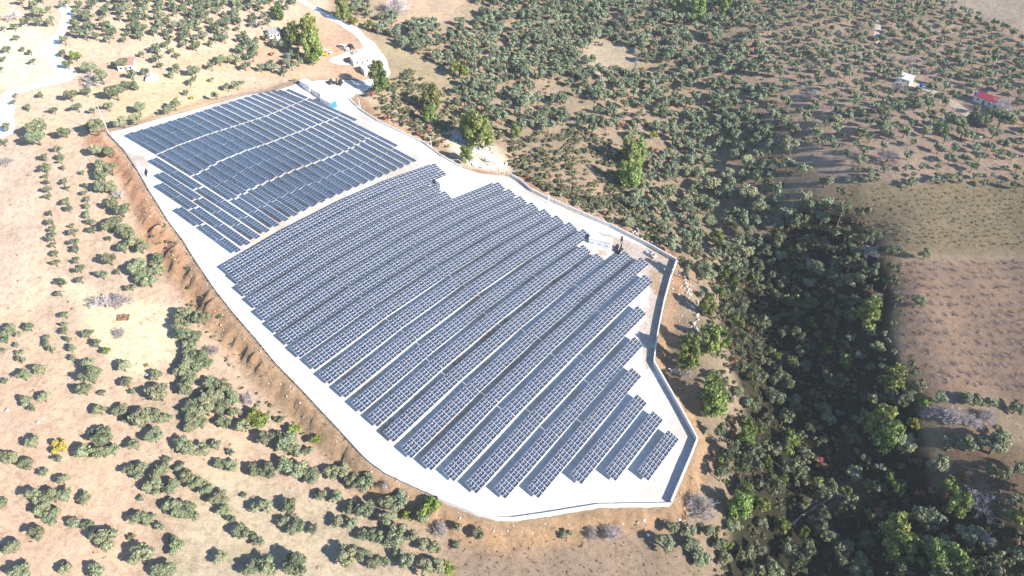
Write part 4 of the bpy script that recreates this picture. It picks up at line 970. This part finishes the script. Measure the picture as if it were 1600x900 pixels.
P4 = scatter([(1392,412),(1640,404),(1640,618),(1450,604),(1415,540)], 2.3, .34, .85, .06, (), 1.6)
join_scatter("bare_vine_bushes", vine_raw, P4, RNG.uniform(.7, 1.3, len(P4)), 'vine', .55, .6)
P5 = scatter([(1312,296),(1640,290),(1640,392),(1480,384),(1335,378)], 1.9, .42, .85, .08, (), 1.4)
join_scatter("green_field_tufts", [crown(720 + s, 4, 60, .5, hz=.6) for s in range(4)], P5, RNG.uniform(.4, .8, len(P5)), 'tuft', .3, .5)
# dry tufts over fields and banks
tuft = [crown(740 + s, 3, 40, .6, hz=.6) for s in range(4)]
P6 = np.concatenate([scatter([(-20,420),(280,470),(420,700),(720,800),(740,930),(-20,930)], 5.0, .5, .35, .1), scatter([(-20,-20),(560,-20),(600,140),(160,205),(60,420),(-20,420)], 6.0, .5, .3, .1),
    scatter([(190,235),(240,310),(360,480),(570,730),(800,815),(800,850),(560,770),(330,560),(230,400),(170,240)], 2.4, .5, .4, .1), scatter([(700,840),(1040,805),(1120,930),(690,930)], 2.0, .5, .6, .1), scatter([(1200,100),(1640,60),(1640,290),(1240,260)], 4.0, .5, .4, .1), scatter([(1440,640),(1640,650),(1640,800),(1480,780)], 3, .5, .5, .1)])
join_scatter("dry_grass_tufts", tuft, P6, RNG.uniform(.18, .5, len(P6)), 'dryscrub', .3, .8)

# ------------------------------------------------------------------ houses, vehicles and small things
def spot(px): return hit_fn([px], yard_z)[0] if in_yard(*hit_fn([px], yard_z)[0][:2])[0] else ground([px])[0]
def heading(p, q):
    A, B = spot(p), spot(q); return math.atan2(B[1] - A[1], B[0] - A[0])
def house(name, px, rz, L_, W, H, label, roof='flat', wm='plaster', rm='roof_white', doors=((-1, 0),), wins=((-1, -.3), (-1, .3)), cat="house", rise=1.3):
    p = spot(px); root = empty(name, p, rz); tag(root, label, cat)
    b = MB(); b.box(-L_ / 2, L_ / 2, -W / 2, W / 2, -1.2, H); b.build("wall", M[wm], root)
    r = MB()
    if roof == 'flat': r.box(-L_ / 2 - .2, L_ / 2 + .2, -W / 2 - .2, W / 2 + .2, H + .003, H + .2)
    elif roof == 'shed':
        r.add([(-L_ / 2 - .3, -W / 2 - .3, H + .003), (L_ / 2 + .3, -W / 2 - .3, H + .003), (L_ / 2 + .3, W / 2 + .3, H + rise), (-L_ / 2 - .3, W / 2 + .3, H + rise), (-L_ / 2 - .3, -W / 2 - .3, H + .12), (L_ / 2 + .3, -W / 2 - .3, H + .12), (L_ / 2 + .3, W / 2 + .3, H + rise + .12), (-L_ / 2 - .3, W / 2 + .3, H + rise + .12)],
              [(3, 2, 1, 0), (4, 5, 6, 7), (0, 1, 5, 4), (1, 2, 6, 5), (2, 3, 7, 6), (3, 0, 4, 7)])
        g = MB(); g.add([(-L_ / 2 + .01, W / 2 - .01, H), (L_ / 2 - .01, W / 2 - .01, H), (L_ / 2 - .01, W / 2 - .01, H + rise * .93), (-L_ / 2 + .01, W / 2 - .01, H + rise * .93)], [(0, 1, 2, 3)])
    else:
        e = .4
        for s in (-1, 1):
            r.add([(-L_ / 2 - e, s * (W / 2 + e), H - .15), (L_ / 2 + e, s * (W / 2 + e), H - .15), (L_ / 2 + e, 0, H + rise), (-L_ / 2 - e, 0, H + rise), (-L_ / 2 - e, s * (W / 2 + e), H), (L_ / 2 + e, s * (W / 2 + e), H), (L_ / 2 + e, 0, H + rise + .15), (-L_ / 2 - e, 0, H + rise + .15)],
                  [(3, 2, 1, 0), (4, 5, 6, 7), (0, 1, 5, 4), (1, 2, 6, 5), (3, 0, 4, 7)])
        g = MB()
        for s in (-1, 1): g.add([(s * (L_ / 2 - .01), -W / 2, H), (s * (L_ / 2 - .01), W / 2, H), (s * (L_ / 2 - .01), 0, H + rise)], [(0, 1, 2)])
        g.build("gable", M[wm], root)
    r.build("roof", M[rm], root)
    for side, f in doors:
        x = f * L_; d = MB(); d.box(x - .5, x + .5, side * W / 2 - .06, side * W / 2 + .06, 0, 2.05); dd_ = d.build("door", M['wood'], root)
        h = MB(); h.box(x + .32, x + .4, side * (W / 2 + .09) - .03, side * (W / 2 + .09) + .03, .95, 1.1); h.build("door_handle", M['steel'], dd_)
    for side, f in wins:
        x = f * L_; d = MB(); d.box(x - .55, x + .55, side * W / 2 - .05, side * W / 2 + .05, .95, 2.0); w_ = d.build("window", M['white_paint'], root)
        d = MB(); d.box(x - .45, x + .45, side * W / 2 - .07, side * W / 2 + .07, 1.05, 1.9); d.build("pane", M['glass'], w_)
    return root
def vehicle(name, px, rz, paint, label, cat="car", pickup=False, van=False):
    p = spot(px); root = empty(name, p, rz); tag(root, label, cat); Lc = 4.4 if not van else 5.2; hb = .95 if not van else 1.25; ht = 1.5 if not van else 2.1
    b = MB(); b.prism([(-Lc / 2, .38), (Lc / 2 - .1, .38), (Lc / 2, .6), (Lc / 2 - .06, hb - .12), (Lc / 2 - 1.0, hb), (-Lc / 2 + .05, hb), (-Lc / 2, .8)], -.88, .88); b.build("body", M[paint], root, bevel=.05)
    x0, x1 = (-.35, 1.2) if pickup else (-Lc / 2 + .25, 1.15) if not van else (-Lc / 2 + .1, 1.7)
    b = MB(); b.prism([(x0, hb + .002), (x1, hb + .002), (x1 - .55, ht), (x0 + (.12 if van else .3), ht)], -.78, .78); c_ = b.build("cabin", M[paint], root, bevel=.04)
    b = MB(); b.add([(x1 + .01, -.66, hb + .05), (x1 + .01, .66, hb + .05), (x1 - .49, .6, ht - .05), (x1 - .49, -.6, ht - .05)], [(0, 1, 2, 3)]); b.build("windscreen", M['glass'], c_)
    for s in (-1, 1):
        b = MB(); b.add([(x0 + .3, s * .79, hb + .08), (x1 - .25, s * .79, hb + .08), (x1 - .6, s * .785, ht - .1), (x0 + .42, s * .785, ht - .1)], [(0, 1, 2, 3)]); b.build("side_window", M['glass'], c_)
        b = MB(); b.box(Lc / 2 - .06, Lc / 2 + .01, s * .62 - .16, s * .62 + .16, .62, .78); b.build("headlight", M['white_paint'], root)
        for x in (-Lc / 2 + .85, Lc / 2 - .85):
            b = MB(); b.tube((x, s * .72, .34), (x, s * .93, .34), .34, n=14); w_ = b.build("wheel", M['dark'], root)
            b = MB(); b.tube((x, s * .925, .34), (x, s * .94, .34), .19, n=10); b.build("rim", M['steel'], w_)
    if pickup:
        for s in (-1, 1):
            b = MB(); b.box(-Lc / 2 + .1, x0 - .05, s * .84 - .03, s * .84 + .03, hb + .002, hb + .3); b.build("bed_side", M[paint], root)
    return root
vehicle("pickup_truck", (1017,400), heading((1008,394),(1026,406)), 'silver', "silver pickup parked beside the wall near the right corner", "pickup", True)
vehicle("van", (538,77), heading((530,72),(546,80)), 'white_paint', "white van parked on the red earth yard", "van", van=True)
vehicle("car", (549,75), heading((545,70),(553,78)), 'blackcar', "dark car parked next to the white van", "car")
vehicle("car", (556,84), heading((548,86),(564,80)), 'silver', "silver car parked below the van on the track", "car")
vehicle("car", (512,83), heading((505,80),(520,86)), 'white_paint', "white car half under the big pine", "car")
vehicle("car", (245,80), heading((238,80),(252,78)), 'white_paint', "lone white car among the sparse trees at top left", "car")
house("site_house", (564,98), heading((552,100),(578,96)), 8.5, 5.0, 3.0, "white flat-roofed house beside the access road", 'flat')
house("site_house", (580,113), heading((568,115),(592,111)), 8.0, 5.0, 3.0, "white house with one dark doorway behind the tall pine", 'flat', doors=((-1, -.25),), wins=())
house("shed", (430,58), .3, 5, 4, 2.4, "grey roofed shed half hidden by trees behind the cross rows", 'shed', 'plaster', 'greysheet', cat="shed")
house("shed", (451,58), -.2, 5, 4, 2.6, "small shed with a pinkish roof beside the tall pine", 'shed', 'plaster', 'brick_red', cat="shed")
house("farmhouse", (1540,161), heading((1520,154),(1556,168)), 9.0, 5.5, 2.8, "red roofed farmhouse on the right hillside", 'gable', 'plaster', 'red_roof', rise=1.2)
house("annex", (1556,170), heading((1520,154),(1556,168)), 4.5, 4.0, 2.4, "small white annex at the red roofed farmhouse", 'flat', 'plaster', 'roof_white', wins=(), cat="shed")
house("farm_shed", (1412,130), heading((1400,126),(1425,134)), 6, 3.4, 2.6, "long white shed behind the bare bush above the farm track", 'shed', 'plaster', 'roof_white', wins=(), cat="shed")
house("hut", (200,108), .2, 6, 4.5, 2.6, "small hut with a faded red roof among trees at top left", 'shed', 'plaster', 'brick_red', cat="hut")
def tent():
    p = spot((238,125)); root = empty("site_tent", p, .3); tag(root, "white ridge tent on the slope above the far fence", "tent")
    b = MB(); b.prism([(-2.4, 0), (2.4, 0), (2.1, 1.3), (0, 2.3), (-2.1, 1.3)], -1.8, 1.8); b.build("canopy", M['white_paint'], root, bevel=.05)
    b = MB(); b.add([(-.6, -1.81, 0), (.6, -1.81, 0), (0, -1.81, 1.6)], [(0, 1, 2)]); b.build("entrance_flap", M['greysheet'], root)
tent()
def tank(px, label, mat):
    p = spot(px); root = empty("water_tank", p); tag(root, label, "water tank"); b = MB()
    for a in range(4): b.tube((math.cos(a * 1.57 + .78) * .6, math.sin(a * 1.57 + .78) * .6, -.3), (math.cos(a * 1.57 + .78) * .6, math.sin(a * 1.57 + .78) * .6, 2.3), .06, n=4)
    tag(b.build("stand", M['steel'], root), kind="stuff"); b = MB(); b.tube((0, 0, 2.31), (0, 0, 3.7), .85, .85, 16); b.build("tank_shell", M[mat], root); b = MB(); b.tube((0, 0, 3.702), (0, 0, 3.9), .8, .35, 16); b.build("lid", M[mat], root)
tank((1521,157), "blue water tank on a stand at the farmhouse gable", 'blue'); tank((1436,143), "blue water tank beside the farm track", 'blue')
# tracked piling rig
def rig():
    p = spot((966,392)); root = empty("piling_rig", p, th_row); tag(root, "dark tracked piling rig with an upright mast beside the long kiosk", "machine")
    for s in (-1, 1):
        b = MB(); b.prism([(-1.5, .12), (1.5, .12), (1.75, .45), (1.5, .8), (-1.5, .8), (-1.75, .45)], s * .95 - .25, s * .95 + .25); b.build("track", M['dark'], root, bevel=.04)
    b = MB(); b.box(-1.4, 1.3, -.68, .68, .5, 1.3); b.build("chassis", M['darkmetal'], root, bevel=.05)
    b = MB(); b.box(-.9, .3, .1, .95, 1.303, 2.7); c_ = b.build("cab", M['darkmetal'], root, bevel=.05); b = MB(); b.box(-.8, .2, .94, .97, 1.8, 2.5); b.build("cab_window", M['glass'], c_)
    b = MB()
    for x, y in ((1.5, -.25), (1.5, .25), (1.95, -.25), (1.95, .25)): b.box(x - .05, x + .05, y - .05, y + .05, .3, 5.6)
    for k in range(9): b.box(1.45, 2.0, -.3, .3, .6 + k * .58, .68 + k * .58)
    b.build("mast", M['darkmetal'], root); b = MB(); b.box(1.5, 2.05, -.28, .28, 3.3, 4.3); b.build("hammer", M['dark'], root); b = MB(); b.tube((-.9, -.4, 1.3), (1.5, -.2, 3.6), .08, n=6); b.build("brace_ram", M['steel'], root)
    b = MB(); b.box(-1.9, -1.41, -.8, .8, .7, 1.5); b.build("counterweight", M['darkmetal'], root)
rig()
def forklift(px, rz, label):
    p = spot(px); root = empty("telehandler", p, rz); tag(root, label, "machine")
    b = MB(); b.prism([(-1.6, .5), (1.2, .5), (1.4, .9), (.6, 1.2), (-1.6, 1.4)], -.7, .7); b.build("chassis", M['darkmetal'], root, bevel=.05)
    b = MB(); b.box(-.6, .5, -.75, .05, 1.2, 2.3); c_ = b.build("cab", M['darkmetal'], root, bevel=.05); b = MB(); b.box(.49, .52, -.65, -.05, 1.5, 2.2); b.build("cab_window", M['glass'], c_)
    b = MB(); b.tube((-1.3, .4, 1.5), (2.4, .4, 1.9), .14, n=6); b.build("boom", M['yellow_paint'], root); b = MB(); b.box(2.35, 2.5, -.2, 1.0, .4, 2.0); b.box(2.5, 3.4, .0, .12, .4, .48); b.box(2.5, 3.4, .7, .82, .4, .48); b.build("fork_carriage", M['darkmetal'], root)
    for x in (-1.0, 1.0):
        for s in (-1, 1): b = MB(); b.tube((x, s * .7, .5), (x, s * 1.0, .5), .5, n=12); b.build("wheel", M['dark'], root)
forklift((518,131), .5, "small dark telehandler by the far gate")
forklift((531,132), 1.4, "second dark machine right of the telehandler at the gate")
# poles
def lamp(px, H, label, arm=1.2, mat='concrete'):
    p = spot(px); root = empty("lamp_post", p, 2.6); tag(root, label, "pole"); b = MB(); b.tube((0, 0, -.6), (0, 0, H), .14, .08, 8); b.build("post", M[mat], root)
    b = MB(); b.tube((0, 0, H - .1), (arm, 0, H + .15), .05, n=5); b.build("arm", M['steel'], root); b = MB(); b.box(arm - .1, arm + .5, -.14, .14, H + .1, H + .24); b.build("lamp_head", M['white_paint'], root, bevel=.02)
    b = MB(); b.box(-.2, .2, -.2, .2, -.5, .25); b.build("footing", M['concrete'], root)
lamp((169,207), 10.5, "tall leaning concrete pole at the far left corner of the yard", 2.0)
for i, (px, lab) in enumerate([((857,318), "white camera post on the upper right wall"), ((996,374), "white camera post outside the wall behind the kiosk"), ((674,231), "thin camera post beside the rubble end of the far wall"), ((1046,594), "white camera post beside the leafless tree at the right wall"), ((563,170), "thin camera post inside the far gate")]):
    lamp(px, 4.6, lab, .5, 'white_paint')
def board():
    p = spot((231,277)); root = empty("sensor_board", p, 2.2); tag(root, "dark tilted sensor board standing alone by the left fence", "board"); b = MB(); b.tube((0, 0, -.4), (0, 0, 1.5), .06, n=6); b.build("post", M['steel'], root)
    b = MB(); b.box(-1.3, 1.3, -.03, .03, -1.0, 1.0, Matrix.Translation((0, 0, 1.9)) @ Matrix.Rotation(.5, 4, 'X')); b.build("board_panel", M['darkmetal'], root, bevel=.01)
board()
# sheets, timber and sacks lying about
def lying(name, px, size, rz, mat, label, cat, amp=.12, n=10):
    p = spot(px); r = np.random.default_rng(int(px[0] * 7 + px[1])); u = np.linspace(-.5, .5, n); A, B = np.meshgrid(u * size[0], u * size[1]); c, s = math.cos(rz), math.sin(rz)
    X = p[0] + A * c - B * s; Y = p[1] + A * s + B * c; Z = land_z(X, Y) + .12 + amp * np.abs(r.normal(size=A.shape)) + (0 if not in_yard(p[0], p[1])[0] else .6)
    i = np.arange(n * n).reshape(n, n); q = np.stack([i[:-1, :-1], i[:-1, 1:], i[1:, 1:], i[1:, :-1]], -1).reshape(-1, 4); V = np.stack([X.ravel(), Y.ravel(), Z.ravel()], 1)
    V2 = V - [0, 0, .06]; m = len(V); o = obj(name, mesh_np(name, np.concatenate([V, V2]) - p, np.concatenate([q, q[:, ::-1] + m]), [M[mat]], smooth=True), None, p); return tag(o, label, cat)
lying("plastic_sheet", (758,243), (13, 3.2), -.55, 'tarp', "long pale blue plastic sheet spread on the rubble", "sheet")
lying("plastic_sheet", (722,219), (7, 3), -.6, 'tarp', "pale blue sheet in the shade of the leaning pine", "sheet")
lying("plastic_sheet", (735,212), (5, 2.5), -.5, 'white_paint', "white sheet lying farthest back on the rubble", "sheet")
lying("plastic_sheet", (775,254), (6, 3), -.6, 'white_paint', "white sheet at the wall end of the rubble", "sheet")
lying("plastic_sheet", (744,258), (4, 3), .4, 'tarp', "crumpled pale sheet beside the young pine on the rubble", "sheet", .4)
lying("green_tarp", (483,99), (2.4, 1.8), .3, 'green_tarp', "emerald green tarpaulin under the big pine", "tarp", .3)
lying("yellow_tarp", (509,86), (2, 2), .3, 'yellow_paint', "small yellow cover beside the white car under the pine", "tarp", .5)
lying("soil_heap", (193,497), (3.2, 2), .1, 'copper_heap', "brown soil heap on the pale field at left", "heap", .25)
for i, (px, a, lab) in enumerate([((752,250), -.6, "timber beam lying below the long blue sheet"), ((792,243), -.7, "timber beam lying right of the long blue sheet"), ((746,227), -.6, "timber beam lying above the long blue sheet")]):
    p = spot(px); b = MB(); b.box(-3.2, 3.2, -.14, .14, .1, .4); b.box(-2.2, 3.9, .18, .42, .1, .34); tag(b.build("timber_beam", M['wood'], None, p, a, .02), lab, "beam", "timber beams on the rubble")
SACK = []
for i, (px, lab) in enumerate([((1006,814), "white sack at the foot of the front bank, leftmost"), ((1039,816), "white sack below the front right corner"), ((1013,837), "white sack in the grass under the front bank"), ((1061,813), "white sack nearest the leafless tree at the corner"), ((12,642), "white sack lying in the field at the left edge"), ((60,661), "white sack right of the left edge's sack"), ((231,587), "white sack between trees west of the belt")]):
    p = spot(px); V, Fc = ICO2; r = np.random.default_rng(i); W = V * np.array([.5, .34, .3]) * (1 + .12 * r.normal(size=(len(V), 1))) + [0, 0, .3]
    tag(obj("white_sack", mesh_np("white_sack", W, Fc, [M['white_paint']], smooth=True), None, p, i * 1.1), lab, "sack", "white sacks lying around")
# boulders: the big ones one by one, the small rubble as one mass
STN = []
for s in range(5):
    r = np.random.default_rng(900 + s); V, Fc = ICO1; W = V * r.uniform(.7, 1.2, 3) * (1 + .16 * r.normal(size=(len(V), 1))); W[:, 2] *= .75; STN.append(mesh_np("boulder", W, Fc, [M['stone']]))
def boulders(poly, n, r0, r1, label, group, seed):
    r = random.Random(seed); c = 0; xs_ = [q[0] for q in poly]; ys_ = [q[1] for q in poly]
    while c < n:
        q = (r.uniform(min(xs_), max(xs_)), r.uniform(min(ys_), max(ys_)))
        if not inpoly(np.array([q[0]]), np.array([q[1]]), poly)[0]: continue
        p = ground([q])[0]
        if in_yard(p[0], p[1])[0]: c += .2; continue
        s = r.uniform(r0, r1); o = obj("boulder", STN[r.randrange(5)], None, (p[0], p[1], p[2] + s * .3), r.uniform(0, 6.28), (s, s, s)); tag(o, label, "boulder", group); c += 1
boulders([(1062,424),(1078,440),(1092,478),(1090,540),(1080,540),(1082,490),(1066,445)], 34, .3, .8, "pale boulder in the riprap line outside the right wall", "riprap boulders outside the right wall", 1)
boulders([(700,205),(740,212),(800,255),(795,272),(735,262),(715,240)], 26, .3, .8, "pale boulder in the rubble at the far wall's end", "boulders on the rubble", 2)
boulders([(960,345),(1030,378),(1062,412),(1070,425),(1056,405),(1000,372)], 22, .3, .6, "pale stone tipped behind the upper right wall", "stones behind the upper right wall", 3)
rub_raw = [(ICO1[0] * np.random.default_rng(s).uniform(.6, 1.3, 3) * (1 + .2 * np.random.default_rng(s + 5).normal(size=(len(ICO1[0]), 1))), ICO1[1], np.full(len(ICO1[0]), .8)) for s in range(4)]
PR = np.concatenate([scatter([(690,195),(745,210),(805,262),(795,275),(720,262)], 1.3, .5, .55), scatter([(1045,415),(1080,430),(1095,480),(1092,560),(1070,545),(1050,480)], 1.3, .5, .5), scatter([(860,300),(960,340),(1050,400),(1075,425),(1040,400),(950,352),(850,312)], 1.2, .5, .5), scatter([(190,235),(235,305),(345,478),(560,722),(800,822),(1050,800),(1050,815),(790,840),(540,740),(320,500),(215,310)], 1.5, .5, .3), scatter([(1050,790),(1100,690),(1120,700),(1080,800)], 1.4, .5, .5)])
join_scatter("stone_rubble", rub_raw, PR, RNG.uniform(.10, .34, len(PR)), 'rubble', .2)
def stone_wall(px, label, h=1.1):
    P = ground(px); root = empty("dry_stone_wall", P[0]); tag(root, label, "stone wall"); r = random.Random(5)
    for a, b in zip(P[:-1], P[1:]):
        n = max(1, int(np.linalg.norm((b - a)[:2]) / .85))
        for k in range(n):
            for lv in range(2):
                q = a + (b - a) * ((k + .5 * (lv % 2) + r.uniform(0, .2)) / n); z = float(land_z(q[0], q[1])); o = obj("stone", STN[r.randrange(5)], root, Vector((q[0], q[1], z + .1 + lv * .45)) - Vector(P[0]), r.uniform(0, 6), (r.uniform(.4, .6), r.uniform(.3, .4), r.uniform(.22, .34)))
stone_wall([(1237,822),(1252,806),(1270,795),(1290,784),(1304,771)], "pale dry stone terrace wall crossing the ravine floor")
stone_wall([(1304,771),(1318,778),(1332,787)], "low stone wall turning down from the terrace")
# dark soil stain left by a digger inside the right corner and wheel tracks stay in the gravel's own colour

# ------------------------------------------------------------------ thin winter haze
hz_me = MB().box(-2150, 2150, -2050, 2650, -96, 152).mesh("haze", M['concrete']); hz_me.materials.clear()
hm = bpy.data.materials.new("haze_air"); hm.use_nodes = True; hn = hm.node_tree; hn.nodes.remove(hn.nodes["Principled BSDF"])
pvn = hn.nodes.new("ShaderNodeVolumePrincipled"); pvn.inputs["Color"].default_value = (.93, .95, 1.0, 1); pvn.inputs["Density"].default_value = .0001; pvn.inputs["Anisotropy"].default_value = -.1
hn.links.new(pvn.outputs[0], hn.nodes["Material Output"].inputs["Volume"]); hz_me.materials.append(hm)
tag(obj("haze", hz_me), kind="stuff")
